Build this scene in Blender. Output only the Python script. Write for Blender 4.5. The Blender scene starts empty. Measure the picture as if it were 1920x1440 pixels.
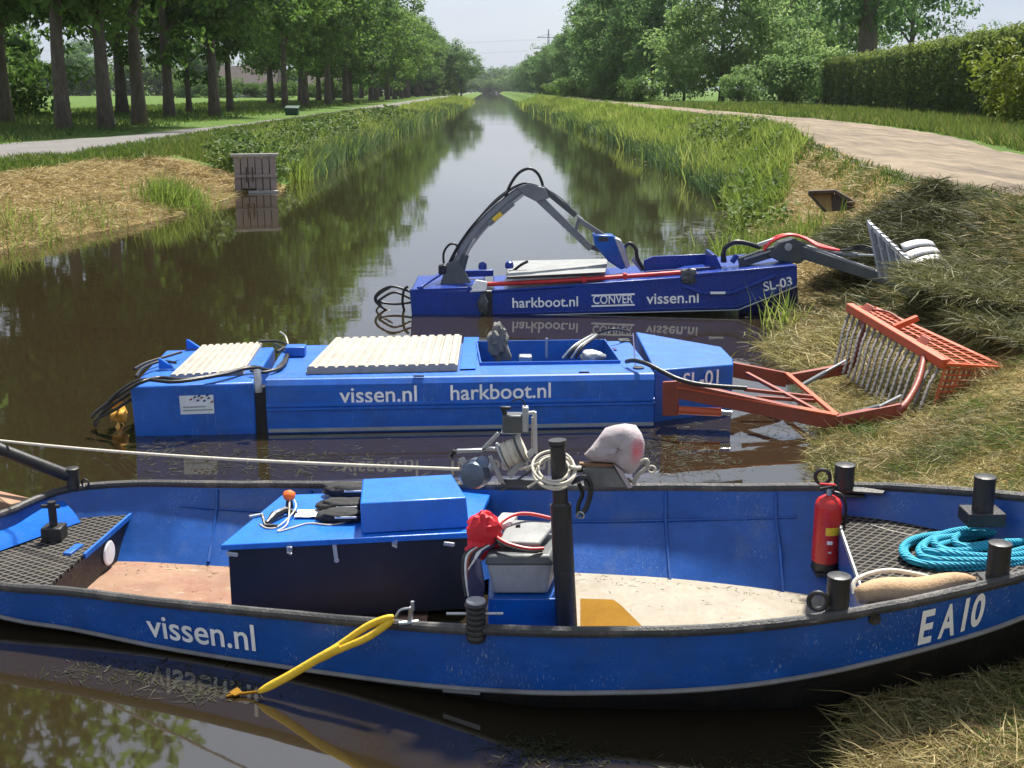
import bpy, math, random
import numpy as np
from mathutils import Vector, Matrix, noise

# ------------------------------------------------------------------ camera, sky, sun
SC = bpy.context.scene
COL = SC.collection
F, H, PITCH = 2300.0, 2.85, math.radians(13.5)      # photo: 1920 x 1440, horizon at v = 168
cam_d = bpy.data.cameras.new('camera')
cam_d.sensor_width = 36.0
cam_d.lens = 36.0 * F / 1920.0
cam_d.clip_start, cam_d.clip_end = 0.1, 6000.0
cam = bpy.data.objects.new('camera', cam_d)
COL.objects.link(cam)
cam.location = (0, 0, H)
cam.rotation_euler = (math.radians(90) - PITCH, 0, 0)
SC.camera = cam
SC.render.resolution_x, SC.render.resolution_y = 1024, 768
SC.view_settings.view_transform = 'Standard'
SC.view_settings.look = 'None'
SC.view_settings.exposure = 1.1
SC.view_settings.gamma = 1.0

SUN_EL, SUN_AZ = math.radians(61), math.radians(20)   # azimuth from +Y towards +X
world = bpy.data.worlds.new('World')
SC.world = world
world.use_nodes = True
wn, wl = world.node_tree.nodes, world.node_tree.links
wn.clear()
w_out = wn.new('ShaderNodeOutputWorld')
w_bg = wn.new('ShaderNodeBackground')
w_sky = wn.new('ShaderNodeTexSky')
w_sky.sky_type = 'NISHITA'
w_sky.sun_disc = False
w_sky.sun_elevation = SUN_EL
w_sky.sun_rotation = SUN_AZ
w_sky.air_density, w_sky.dust_density, w_sky.ozone_density = 1.0, 2.0, 1.0
w_tc = wn.new('ShaderNodeTexCoord')
w_map = wn.new('ShaderNodeMapping')
w_map.inputs['Scale'].default_value = (1.0, 1.0, 3.2)
w_n = wn.new('ShaderNodeTexNoise')
w_n.inputs['Scale'].default_value = 2.1
w_n.inputs['Detail'].default_value = 7
w_n.inputs['Roughness'].default_value = 0.55
w_r = wn.new('ShaderNodeValToRGB')
w_r.color_ramp.elements[0].position = 0.30
w_r.color_ramp.elements[0].color = (0.72, 0.72, 0.72, 1)
w_r.color_ramp.elements[1].position = 0.62
w_r.color_ramp.elements[1].color = (0.96, 0.96, 0.96, 1)
w_mix = wn.new('ShaderNodeMixRGB')
w_mix.inputs['Color2'].default_value = (2.75, 3.1, 3.75, 1)
w_bg.inputs['Strength'].default_value = 0.10
wl.new(w_tc.outputs['Generated'], w_map.inputs['Vector'])
wl.new(w_map.outputs['Vector'], w_n.inputs['Vector'])
wl.new(w_n.outputs['Fac'], w_r.inputs['Fac'])
wl.new(w_r.outputs['Color'], w_mix.inputs['Fac'])
wl.new(w_sky.outputs['Color'], w_mix.inputs['Color1'])
wl.new(w_mix.outputs['Color'], w_bg.inputs['Color'])
wl.new(w_bg.outputs['Background'], w_out.inputs['Surface'])

sun_d = bpy.data.lights.new('sun', 'SUN')
sun_d.energy = 4.8
sun_d.angle = math.radians(3.5)
sun_d.color = (1.0, 0.95, 0.87)
sun = bpy.data.objects.new('sun', sun_d)
COL.objects.link(sun)
_to = Vector((math.sin(SUN_AZ) * math.cos(SUN_EL), math.cos(SUN_AZ) * math.cos(SUN_EL), math.sin(SUN_EL)))
sun.rotation_euler = _to.to_track_quat('Z', 'Y').to_euler()
sun.location = (0, 0, 60)

# ------------------------------------------------------------------ helpers
RND = random.Random(11)
NPR = np.random.default_rng(11)
V = Vector


def _dir(u, v):
    a = (720.0 - v) / F
    return V(((u - 960.0) / F, math.cos(PITCH) + a * math.sin(PITCH), -math.sin(PITCH) + a * math.cos(PITCH)))


def PZ(u, v, z):            # pixel -> point on the level z
    d = _dir(u, v)
    return V((0, 0, H)) + d * ((z - H) / d.z)


def PY(u, v, y):            # pixel -> point at the distance y
    d = _dir(u, v)
    return V((0, 0, H)) + d * (y / d.y)


WLOC = {}


def link(o, parent=None, wloc=V((0, 0, 0))):
    COL.objects.link(o)
    if parent is not None:
        o.parent = parent
        o.location = wloc - WLOC[parent.name]
    else:
        o.location = wloc
    WLOC[o.name] = wloc.copy()
    return o


def tag(o, label=None, cat=None, group=None, kind=None):
    if label: o['label'] = label
    if cat: o['category'] = cat
    if group: o['group'] = group
    if kind: o['kind'] = kind
    return o


def thing(name, loc, label, cat, group=None):
    o = bpy.data.objects.new(name, None)
    o.empty_display_size = 0.2
    link(o, None, V(loc))
    return tag(o, label, cat, group)


def frame_of(d, up=V((0, 0, 1))):
    d = d.normalized()
    s = d.cross(up)
    if s.length < 1e-4:
        s = d.cross(V((0, 1, 0)))
    s.normalize()
    return d, s, s.cross(d).normalized()


class MB:
    def __init__(self):
        self.v, self.f, self.mi, self.m = [], [], [], 0

    def add(self, vs, fs):
        o = len(self.v)
        self.v.extend([tuple(p) for p in vs])
        for f in fs:
            self.f.append([i + o for i in f])
            self.mi.append(self.m)
        return self

    def hexa(self, p):      # 4 lower corners, then the 4 upper ones, both counter-clockwise seen from above
        return self.add(p, [(3, 2, 1, 0), (4, 5, 6, 7), (0, 1, 5, 4), (1, 2, 6, 5), (2, 3, 7, 6), (3, 0, 4, 7)])

    def box(self, c, size, ax=None):
        c = V(c)
        X, Y, Z = ax if ax else (V((1, 0, 0)), V((0, 1, 0)), V((0, 0, 1)))
        a, b, d = size[0] / 2, size[1] / 2, size[2] / 2
        q = []
        for k in (-1, 1):
            for i, j in ((-1, -1), (1, -1), (1, 1), (-1, 1)):
                q.append(c + X * a * i + Y * b * j + Z * d * k)
        return self.hexa(q)

    def bar(self, a, b, w, h, up=V((0, 0, 1)), w2=None, h2=None):
        a, b = V(a), V(b)
        d, s, u = frame_of(b - a, up)
        w2 = w if w2 is None else w2
        h2 = h if h2 is None else h2
        q = []
        for k in (-1, 1):
            q += [a - s * w / 2 + u * h / 2 * k, a + s * w / 2 + u * h / 2 * k,
                  b + s * w2 / 2 + u * h2 / 2 * k, b - s * w2 / 2 + u * h2 / 2 * k]
        return self.hexa(q)

    def prism(self, poly, vec):
        n = len(poly)
        poly = [V(p) for p in poly]
        vec = V(vec)
        vs = poly + [p + vec for p in poly]
        fs = [list(range(n))[::-1], list(range(n, 2 * n))]
        for i in range(n):
            j = (i + 1) % n
            fs.append((i, j, n + j, n + i))
        return self.add(vs, fs)

    def tube(self, pts, r, n=8, closed=False, cap=True):
        pts = [V(p) for p in pts]
        m = len(pts)
        rr = r if isinstance(r, (list, tuple)) else [r] * m
        vs, fs = [], []
        prev = None
        for i, p in enumerate(pts):
            if closed:
                d = pts[(i + 1) % m] - pts[i - 1]
            else:
                d = pts[min(i + 1, m - 1)] - pts[max(i - 1, 0)]
            if d.length < 1e-9: d = V((0, 0, 1))
            d.normalize()
            if prev is None:
                s = d.cross(V((0, 0, 1)))
                if s.length < 1e-3: s = d.cross(V((0, 1, 0)))
            else:
                s = prev - d * prev.dot(d)
                if s.length < 1e-6: s = d.cross(V((0, 1, 0)))
            s.normalize()
            prev = s
            u = d.cross(s)
            for k in range(n):
                t = 2 * math.pi * k / n
                vs.append(p + (s * math.cos(t) + u * math.sin(t)) * rr[i])
        for i in range(m if closed else m - 1):
            j = (i + 1) % m
            for k in range(n):
                l = (k + 1) % n
                fs.append((i * n + k, i * n + l, j * n + l, j * n + k))
        if cap and not closed:
            fs.append(list(range(n))[::-1])
            fs.append([(m - 1) * n + k for k in range(n)])
        return self.add(vs, fs)

    def lathe(self, base, prof, axis=V((0, 0, 1)), n=20):
        base = V(base)
        d, s, u = frame_of(V(axis), V((0, 1, 0)) if abs(V(axis).normalized().z) > .9 else V((0, 0, 1)))
        vs, fs = [], []
        for (r, h) in prof:
            for k in range(n):
                t = 2 * math.pi * k / n
                vs.append(base + d * h + (s * math.cos(t) + u * math.sin(t)) * max(r, 1e-4))
        for i in range(len(prof) - 1):
            for k in range(n):
                l = (k + 1) % n
                fs.append((i * n + k, i * n + l, (i + 1) * n + l, (i + 1) * n + k))
        fs.append(list(range(n))[::-1])
        fs.append([(len(prof) - 1) * n + k for k in range(n)])
        return self.add(vs, fs)

    def grid(self, rows, closed=False):     # rows of equally many points
        n = len(rows[0])
        vs = [p for r in rows for p in r]
        fs = []
        for i in range(len(rows) - 1):
            for k in range(n if closed else n - 1):
                l = (k + 1) % n
                fs.append((i * n + k, i * n + l, (i + 1) * n + l, (i + 1) * n + k))
        return self.add(vs, fs)

    def blob(self, c, rad, ax=None, amp=0.0, freq=3.0, seed=0, nu=24, nv=14, power=1.0):
        c = V(c)
        X, Y, Z = ax if ax else (V((1, 0, 0)), V((0, 1, 0)), V((0, 0, 1)))
        sp = lambda q: math.copysign(abs(q) ** power, q)
        rows = []
        for j in range(nv + 1):
            th = math.pi * j / nv
            row = []
            for i in range(nu):
                ph = 2 * math.pi * i / nu
                q = V((sp(math.sin(th)) * sp(math.cos(ph)), sp(math.sin(th)) * sp(math.sin(ph)), sp(math.cos(th))))
                k = 1 + amp * noise.noise(q * freq + V((seed * 7.1, seed * 3.3, 0)))
                row.append(c + (X * q.x * rad[0] + Y * q.y * rad[1] + Z * q.z * rad[2]) * k)
            rows.append(row)
        return self.grid(rows, True)

    def build(self, name, mat, parent=None, smooth=35, bevel=0.0, seg=2):
        c = V((0, 0, 0))
        a = np.array(self.v, dtype=float)
        lo, hi = a.min(0), a.max(0)
        c = V(((lo[0] + hi[0]) / 2, (lo[1] + hi[1]) / 2, lo[2]))
        me = bpy.data.meshes.new(name)
        me.from_pydata([tuple(r) for r in (a - np.array(c))], [], self.f)
        for m in (mat if isinstance(mat, (list, tuple)) else [mat]):
            me.materials.append(M[m] if isinstance(m, str) else m)
        if any(self.mi):
            me.polygons.foreach_set('material_index', self.mi)
        me.validate()
        if smooth:
            me.shade_smooth()
            me.set_sharp_from_angle(angle=math.radians(smooth))
        o = bpy.data.objects.new(name, me)
        link(o, parent, c)
        if bevel:
            b = o.modifiers.new('bevel', 'BEVEL')
            b.width, b.segments, b.limit_method, b.angle_limit = bevel, seg, 'ANGLE', math.radians(40)
            b.harden_normals = False
        return o


def spline(pts, n):         # Catmull-Rom resampled to n points
    pts = [V(p) for p in pts]
    m = len(pts) - 1
    out = []
    for k in range(n):
        t = k / (n - 1) * m
        i = min(int(t), m - 1)
        f = t - i
        p0, p1, p2, p3 = pts[max(i - 1, 0)], pts[i], pts[i + 1], pts[min(i + 2, m)]
        out.append(0.5 * (2 * p1 + (p2 - p0) * f + (2 * p0 - 5 * p1 + 4 * p2 - p3) * f * f + (3 * p1 - p0 - 3 * p2 + p3) * f ** 3))
    return out


def np_mesh(name, verts, faces_flat, sizes, mat, attr=None):
    me = bpy.data.meshes.new(name)
    me.vertices.add(len(verts))
    me.vertices.foreach_set('co', np.ascontiguousarray(verts, dtype=np.float32).ravel())
    me.loops.add(len(faces_flat))
    me.loops.foreach_set('vertex_index', np.ascontiguousarray(faces_flat, dtype=np.int32))
    me.polygons.add(len(sizes))
    st = np.concatenate(([0], np.cumsum(sizes)[:-1])).astype(np.int32)
    me.polygons.foreach_set('loop_start', st)
    me.materials.append(M[mat])
    if attr is not None:
        at = me.attributes.new('rnd', 'FLOAT', 'POINT')
        at.data.foreach_set('value', np.ascontiguousarray(attr, dtype=np.float32))
    me.update()
    me.validate()
    return me


def strand_mesh(name, P, D, L, W, mat, droop=0.3, side=None, rnd=None):
    """thin bent blades: P bases, D unit directions, L lengths, W widths"""
    n = len(P)
    if side is None:
        rv = NPR.normal(size=(n, 3))
        side = np.cross(D, rv)
    side /= np.linalg.norm(side, axis=1, keepdims=True) + 1e-9
    L = L[:, None]; W = W[:, None]
    dz = np.array([[0, 0, 1.0]])
    hor = NPR.normal(size=(n, 3)) * np.array([[1, 1, .15]])
    hor /= np.linalg.norm(hor, axis=1, keepdims=True)
    bend = hor * droop - dz * droop * 0.35
    p1 = P + D * L * 0.5 + bend * L * 0.12
    p2 = P + D * L * 0.95 + bend * L * 0.55
    vs = np.stack([P - side * W / 2, P + side * W / 2, p1 + side * W * .42, p1 - side * W * .42, p2], axis=1).reshape(-1, 3)
    b = (np.arange(n) * 5)[:, None]
    fl = np.concatenate([b + 0, b + 1, b + 2, b + 3, b + 3, b + 2, b + 4], axis=1).ravel()
    sz = np.tile([4, 3], n)
    if rnd is None: rnd = NPR.random(n)
    return np_mesh(name, vs, fl, sz, mat, np.repeat(rnd, 5))


def leaf_mesh(name, P, N, S, mat, rnd=None):
    """leaf quads (folded rhombs) at P with normals N and sizes S"""
    n = len(P)
    rv = NPR.normal(size=(n, 3))
    a = np.cross(N, rv); a /= np.linalg.norm(a, axis=1, keepdims=True) + 1e-9
    b = np.cross(N, a); b /= np.linalg.norm(b, axis=1, keepdims=True) + 1e-9
    S = S[:, None]
    fold = N * S * 0.18
    vs = np.stack([P - a * S * .55, P - b * S * .30 + fold, P + a * S * .60, P + b * S * .30 + fold], axis=1).reshape(-1, 3)
    k = (np.arange(n) * 4)[:, None]
    fl = np.concatenate([k + 0, k + 1, k + 2, k + 0, k + 2, k + 3], axis=1).ravel()
    sz = np.tile([3, 3], n)
    if rnd is None: rnd = NPR.random(n)
    return np_mesh(name, vs, fl, sz, mat, np.repeat(rnd, 4))


def put(name, me, parent=None, loc=V((0, 0, 0))):
    return link(bpy.data.objects.new(name, me), parent, V(loc))


# ------------------------------------------------------------------ materials
M = {}


def nt_new(name):
    m = bpy.data.materials.new(name)
    m.use_nodes = True
    t = m.node_tree
    t.nodes.clear()
    o = t.nodes.new('ShaderNodeOutputMaterial')
    b = t.nodes.new('ShaderNodeBsdfPrincipled')
    t.links.new(b.outputs[0], o.inputs['Surface'])
    M[name] = m
    return m, t, b, o


def ramp(t, fac, stops):
    r = t.nodes.new('ShaderNodeValToRGB')
    e = r.color_ramp.elements
    while len(e) < len(stops): e.new(0.5)
    for i, (p, c) in enumerate(stops):
        e[i].position = p
        e[i].color = (c[0], c[1], c[2], 1) if len(c) == 3 else c
    t.links.new(fac, r.inputs['Fac'])
    return r.outputs['Color']


def noise_n(t, scale, detail=5, rough=0.6, vec=None, stretch=None):
    tc = t.nodes.new('ShaderNodeTexCoord')
    n = t.nodes.new('ShaderNodeTexNoise')
    n.inputs['Scale'].default_value = scale
    n.inputs['Detail'].default_value = detail
    n.inputs['Roughness'].default_value = rough
    src = tc.outputs['Object']
    if stretch:
        mp = t.nodes.new('ShaderNodeMapping')
        mp.inputs['Scale'].default_value = stretch
        t.links.new(src, mp.inputs['Vector'])
        src = mp.outputs['Vector']
    t.links.new(src, n.inputs['Vector'])
    return n.outputs['Fac']


def mixc(t, fac, a, b, mode='MIX'):
    m = t.nodes.new('ShaderNodeMixRGB')
    m.blend_type = mode
    for k, x in (('Fac', fac), ('Color1', a), ('Color2', b)):
        if isinstance(x, (int, float)): m.inputs[k].default_value = x
        elif isinstance(x, tuple): m.inputs[k].default_value = (x[0], x[1], x[2], 1)
        else: t.links.new(x, m.inputs[k])
    return m.outputs['Color']


def bump(t, b, hgt, strength, dist=0.02):
    n = t.nodes.new('ShaderNodeBump')
    n.inputs['Strength'].default_value = strength
    n.inputs['Distance'].default_value = dist
    t.links.new(hgt, n.inputs['Height'])
    t.links.new(n.outputs['Normal'], b.inputs['Normal'])


def paint(name, col, rough=0.4, metal=0.0, dirt=None, amt=0.35, scale=6, bump_s=0.08, wear=None, wear_p=0.68, spec=0.5, scratch=None):
    """paint, rubber, plastic or metal: mottled colour, grime patches, scuffs and a slightly uneven surface"""
    m, t, b, o = nt_new(name)
    big = noise_n(t, scale, 6, 0.65)
    fine = noise_n(t, scale * 9, 4, 0.6)
    c = ramp(t, big, [(0.3, tuple(k * 0.80 for k in col)), (0.7, tuple(min(1, k * 1.15) for k in col))])
    if dirt:
        g = ramp(t, noise_n(t, scale * 0.6, 8, 0.7, stretch=(1, 1, .6)), [(0.50, (0, 0, 0)), (0.75, (amt, amt, amt))])
        c = mixc(t, g, c, dirt)
    if wear:
        g = ramp(t, noise_n(t, scale * 5, 6, 0.75, stretch=(.35, 1, 1.6)), [(wear_p, (0, 0, 0)), (wear_p + .05, (1, 1, 1))])
        c = mixc(t, g, c, wear)
    if scratch:
        g = ramp(t, noise_n(t, scale * 4, 3, 0.5, stretch=(9, 9, .35)), [(0.64, (0, 0, 0)), (0.67, (.8, .8, .8))])
        g2 = ramp(t, noise_n(t, scale * .5, 3, 0.5), [(0.48, (0, 0, 0)), (0.58, (1, 1, 1))])
        c = mixc(t, mixc(t, 1.0, g, g2, 'MULTIPLY'), c, scratch)
        g3 = ramp(t, noise_n(t, scale * .8, 7, 0.7, stretch=(.3, 1, 3)), [(0.5, (0, 0, 0)), (0.8, (.45, .45, .45))])
        c = mixc(t, g3, c, tuple(k * 1.5 + .012 for k in col))
    t.links.new(c, b.inputs['Base Color'])
    r = ramp(t, fine, [(0.3, (rough * .8,) * 3), (0.75, (min(1, rough * 1.35),) * 3)])
    t.links.new(r, b.inputs['Roughness'])
    b.inputs['Metallic'].default_value = metal
    b.inputs['Specular IOR Level'].default_value = spec
    if bump_s: bump(t, b, fine, bump_s, 0.01)
    return m


def blades(name, stops, trans=0.35, rough=0.6, patch=None, gain=1.0):
    """grass, straw or leaves: colour from a value per blade plus slow patches"""
    m, t, b, o = nt_new(name)
    at = t.nodes.new('ShaderNodeAttribute')
    at.attribute_name = 'rnd'
    oi = t.nodes.new('ShaderNodeObjectInfo')
    geo = t.nodes.new('ShaderNodeNewGeometry')
    n = t.nodes.new('ShaderNodeTexNoise')
    n.inputs['Scale'].default_value = patch or 0.35
    n.inputs['Detail'].default_value = 3
    t.links.new(geo.outputs['Position'], n.inputs['Vector'])
    a1 = t.nodes.new('ShaderNodeMath'); a1.operation = 'MULTIPLY_ADD'
    t.links.new(at.outputs['Fac'], a1.inputs[0]); a1.inputs[1].default_value = 0.55
    a2 = t.nodes.new('ShaderNodeMath'); a2.operation = 'MULTIPLY_ADD'
    t.links.new(n.outputs['Fac'], a2.inputs[0]); a2.inputs[1].default_value = 0.55
    a3 = t.nodes.new('ShaderNodeMath'); a3.operation = 'MULTIPLY_ADD'
    t.links.new(oi.outputs['Random'], a3.inputs[0]); a3.inputs[1].default_value = 0.25; a3.inputs[2].default_value = -0.17
    t.links.new(a3.outputs[0], a2.inputs[2])
    t.links.new(a2.outputs[0], a1.inputs[2])
    c = ramp(t, a1.outputs[0], [(p, tuple(min(.6, k * gain) for k in q)) for p, q in stops])
    t.links.new(c, b.inputs['Base Color'])
    b.inputs['Roughness'].default_value = rough
    b.inputs['Specular IOR Level'].default_value = 0.25
    tr = t.nodes.new('ShaderNodeBsdfTranslucent')
    t.links.new(c, tr.inputs['Color'])
    mx = t.nodes.new('ShaderNodeMixShader')
    mx.inputs['Fac'].default_value = trans
    t.links.new(b.outputs[0], mx.inputs[1])
    t.links.new(tr.outputs[0], mx.inputs[2])
    t.links.new(mx.outputs[0], o.inputs['Surface'])
    return m


# paints
paint('blue_hull', (0.001, 0.072, 0.34), 0.32, dirt=(0.05, 0.06, 0.09), amt=0.35, wear=(0.16, 0.24, 0.38), wear_p=0.66, scratch=(0.35, 0.42, 0.52))
paint('blue_deck', (0.008, 0.105, 0.47), 0.42, dirt=(0.05, 0.09, 0.17), amt=0.5, wear=(0.25, 0.30, 0.36), wear_p=0.71, scratch=(0.22, 0.32, 0.46))
paint('blue_bright', (0.010, 0.135, 0.58), 0.30, dirt=(0.07, 0.10, 0.16), amt=0.25, wear=(0.4, 0.5, 0.6), wear_p=0.745)
paint('indigo', (0.006, 0.035, 0.25), 0.28, dirt=(0.05, 0.05, 0.08), amt=0.2, wear=(0.3, 0.33, 0.5), wear_p=0.76)
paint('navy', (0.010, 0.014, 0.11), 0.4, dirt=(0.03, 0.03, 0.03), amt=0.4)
paint('inner_blue', (0.004, 0.066, 0.29), 0.36, dirt=(0.14, 0.17, 0.22), amt=0.4, wear=(0.24, 0.30, 0.40), wear_p=0.68, scratch=(0.25, 0.31, 0.40))
paint('hull_black', (0.010, 0.010, 0.011), 0.5, dirt=(0.06, 0.05, 0.035), amt=0.5)
paint('black_iron', (0.016, 0.016, 0.017), 0.42, dirt=(0.09, 0.08, 0.07), amt=0.4, wear=(0.20, 0.19, 0.18), wear_p=0.69, bump_s=0.3)
paint('rail_black', (0.035, 0.034, 0.034), 0.5, dirt=(0.16, 0.145, 0.125), amt=0.75, scale=9, wear=(0.28, 0.26, 0.24), wear_p=0.64, bump_s=0.5)
paint('strake', (0.20, 0.20, 0.20), 0.5, dirt=(0.05, 0.05, 0.06), amt=0.6, wear=(0.02, 0.09, 0.40), wear_p=0.66)
paint('chest_shade', (0.004, 0.005, 0.010), 0.42, dirt=(0.03, 0.03, 0.035), amt=0.3)  # near-black: the shadow on the chest front is put into the colour
paint('steel', (0.42, 0.43, 0.44), 0.35, metal=0.85, dirt=(0.2, 0.17, 0.13), amt=0.4)
paint('galv', (0.38, 0.40, 0.42), 0.45, metal=0.5, dirt=(0.2, 0.2, 0.2), amt=0.4)
paint('grey_arm', (0.15, 0.165, 0.18), 0.42, dirt=(0.18, 0.16, 0.12), amt=0.3)
paint('grey_dark', (0.06, 0.07, 0.075), 0.45, dirt=(0.14, 0.12, 0.09), amt=0.4)
paint('grey_plastic', (0.33, 0.34, 0.36), 0.5, dirt=(0.16, 0.15, 0.14), amt=0.45)
paint('grey_lid', (0.20, 0.21, 0.21), 0.6, dirt=(0.36, 0.34, 0.30), amt=0.5)
paint('rubber', (0.012, 0.012, 0.012), 0.42, dirt=(0.10, 0.09, 0.08), amt=0.3)
paint('red_paint', (0.50, 0.020, 0.016), 0.28, dirt=(0.16, 0.02, 0.02), amt=0.3)
paint('red_hose', (0.62, 0.035, 0.035), 0.4, dirt=(0.25, 0.03, 0.03), amt=0.3)
paint('orange', (0.52, 0.085, 0.026), 0.45, dirt=(0.30, 0.12, 0.05), amt=0.5, wear=(0.25, 0.12, 0.07), wear_p=0.68)
paint('red_oxide', (0.24, 0.050, 0.028), 0.5, dirt=(0.12, 0.05, 0.03), amt=0.5, wear=(0.38, 0.15, 0.09), wear_p=0.68)
paint('tine', (0.22, 0.20, 0.18), 0.6, dirt=(0.13, 0.09, 0.06), amt=0.7, scale=14, bump_s=0.4)
paint('cream', (0.33, 0.30, 0.255), 0.6, dirt=(0.42, 0.37, 0.30), amt=0.5)
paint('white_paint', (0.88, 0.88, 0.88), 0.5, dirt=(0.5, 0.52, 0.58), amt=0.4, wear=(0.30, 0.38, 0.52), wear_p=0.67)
paint('sticker', (0.70, 0.74, 0.80), 0.35, dirt=(0.5, 0.5, 0.5), amt=0.2)
paint('white_floor', (0.285, 0.25, 0.195), 0.8, dirt=(0.17, 0.135, 0.09), amt=0.75, scale=3.5, wear=(0.17, 0.125, 0.08), wear_p=0.66, bump_s=0.3)
paint('plywood', (0.245, 0.145, 0.09), 0.85, dirt=(0.20, 0.06, 0.04), amt=0.85, scale=3.0, wear=(0.34, 0.25, 0.17), wear_p=0.58, bump_s=0.3)
paint('ochre', (0.23, 0.115, 0.012), 0.9, dirt=(0.13, 0.065, 0.015), amt=0.5, spec=0.1)
paint('yellow', (0.72, 0.46, 0.020), 0.6, dirt=(0.42, 0.26, 0.04), amt=0.4, scale=14, bump_s=0.4)
paint('yellow_prop', (0.70, 0.36, 0.04), 0.5, dirt=(0.35, 0.10, 0.03), amt=0.8, scale=12)
paint('canvas', (0.44, 0.29, 0.16), 0.85, dirt=(0.20, 0.12, 0.06), amt=0.7, scale=8, bump_s=0.5)
paint('cover_cloth', (0.40, 0.345, 0.355), 0.8, dirt=(0.55, 0.50, 0.50), amt=0.6, scale=5, bump_s=0.4)
paint('pink', (0.75, 0.16, 0.19), 0.75, dirt=(0.7, 0.4, 0.4), amt=0.5)
paint('red_cloth', (0.62, 0.012, 0.025), 0.6, dirt=(0.30, 0.01, 0.02), amt=0.5, scale=10)
paint('black_cloth', (0.018, 0.019, 0.020), 0.85, dirt=(0.05, 0.05, 0.05), amt=0.5, scale=20, bump_s=0.6)
paint('navy_cloth', (0.020, 0.022, 0.07), 0.85, scale=20, bump_s=0.5)
paint('pale_cloth', (0.60, 0.60, 0.62), 0.85, scale=20)
paint('rope_white', (0.60, 0.56, 0.47), 0.85, dirt=(0.35, 0.30, 0.22), amt=0.5, scale=30, bump_s=0.5)
paint('orange_ball', (0.85, 0.15, 0.015), 0.6, scale=20)
paint('paper', (0.76, 0.70, 0.66), 0.8, dirt=(0.6, 0.5, 0.45), amt=0.4)
paint('label_yellow', (0.75, 0.50, 0.03), 0.4)
paint('motor_blue', (0.10, 0.13, 0.19), 0.28, metal=0.4, dirt=(0.04, 0.04, 0.05), amt=0.5)
paint('old_wood', (0.26, 0.215, 0.195), 0.8, dirt=(0.10, 0.08, 0.06), amt=0.6, scale=4, bump_s=0.5)
paint('brown_wood', (0.24, 0.13, 0.07), 0.7, dirt=(0.42, 0.30, 0.22), amt=0.5, scale=4, bump_s=0.4)
paint('blue_matt', (0.010, 0.11, 0.48), 0.9, dirt=(0.06, 0.10, 0.2), amt=0.3, spec=0.1)
paint('rusty', (0.24, 0.15, 0.045), 0.65, dirt=(0.30, 0.17, 0.035), amt=0.7, scale=4, bump_s=0.4)
paint('rusty_rim', (0.055, 0.040, 0.030), 0.7, dirt=(0.12, 0.09, 0.07), amt=0.5)
paint('concrete', (0.33, 0.31, 0.29), 0.85, dirt=(0.20, 0.18, 0.14), amt=0.5)
paint('green_box', (0.012, 0.05, 0.035), 0.5)
paint('house_wall', (0.55, 0.50, 0.47), 0.85, scale=1)
paint('house_roof', (0.06, 0.045, 0.04), 0.8, scale=2)
paint('glass_dark', (0.02, 0.025, 0.03), 0.1)
paint('pylon', (0.30, 0.33, 0.36), 0.6)
paint('aluminium', (0.50, 0.50, 0.51), 0.45, metal=0.3, dirt=(0.3, 0.28, 0.25), amt=0.4)
paint('seat_cloth', (0.13, 0.13, 0.125), 0.8, dirt=(0.25, 0.24, 0.22), amt=0.5, scale=12)

t = M['cover_cloth'].node_tree
b = next(n for n in t.nodes if n.type == 'BSDF_PRINCIPLED')
at = t.nodes.new('ShaderNodeAttribute'); at.attribute_name = 'rnd'
old = b.inputs['Base Color'].links[0].from_socket
t.links.new(mixc(t, ramp(t, at.outputs['Fac'], [(0.05, (0, 0, 0)), (0.7, (1, 1, 1))]), old, (0.62, 0.10, 0.14)), b.inputs['Base Color'])

# twisted blue rope
m, t, b, o = nt_new('rope_blue')
tc = t.nodes.new('ShaderNodeTexCoord')
wv = t.nodes.new('ShaderNodeTexWave')
wv.bands_direction = 'DIAGONAL'
wv.inputs['Scale'].default_value = 26
wv.inputs['Distortion'].default_value = 1.5
t.links.new(tc.outputs['Object'], wv.inputs['Vector'])
c = ramp(t, wv.outputs['Fac'], [(0.2, (0.008, 0.17, 0.26)), (0.7, (0.02, 0.36, 0.50))])
t.links.new(c, b.inputs['Base Color'])
b.inputs['Roughness'].default_value = 0.75
bump(t, b, wv.outputs['Fac'], 0.8, 0.006)

# black rubber deck mat with a diamond tread
m, t, b, o = nt_new('deck_mat')
tc = t.nodes.new('ShaderNodeTexCoord')
mp = t.nodes.new('ShaderNodeMapping')
mp.inputs['Rotation'].default_value = (0, 0, math.radians(38))
mp.inputs['Scale'].default_value = (1, 1.25, 1)
t.links.new(tc.outputs['Object'], mp.inputs['Vector'])
vo = t.nodes.new('ShaderNodeTexVoronoi')
vo.distance = 'CHEBYCHEV'
vo.voronoi_dimensions = '2D'
vo.inputs['Scale'].default_value = 21
vo.inputs['Randomness'].default_value = 0.0
t.links.new(mp.outputs['Vector'], vo.inputs['Vector'])
dust = noise_n(t, 4, 6, 0.7)
c1 = ramp(t, vo.outputs['Distance'], [(0.36, (0.008, 0.008, 0.008)), (0.44, (0.12, 0.11, 0.095))])
c2 = mixc(t, ramp(t, dust, [(0.5, (0, 0, 0)), (0.85, (0.4, 0.4, 0.4))]), c1, (0.14, 0.125, 0.10))
t.links.new(c2, b.inputs['Base Color'])
b.inputs['Roughness'].default_value = 0.85
b.inputs['Specular IOR Level'].default_value = 0.12
inv = t.nodes.new('ShaderNodeMath'); inv.operation = 'SUBTRACT'; inv.inputs[0].default_value = 1
t.links.new(vo.outputs['Distance'], inv.inputs[1])
bump(t, b, vo.outputs['Distance'], 0.7, 0.02)

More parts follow.
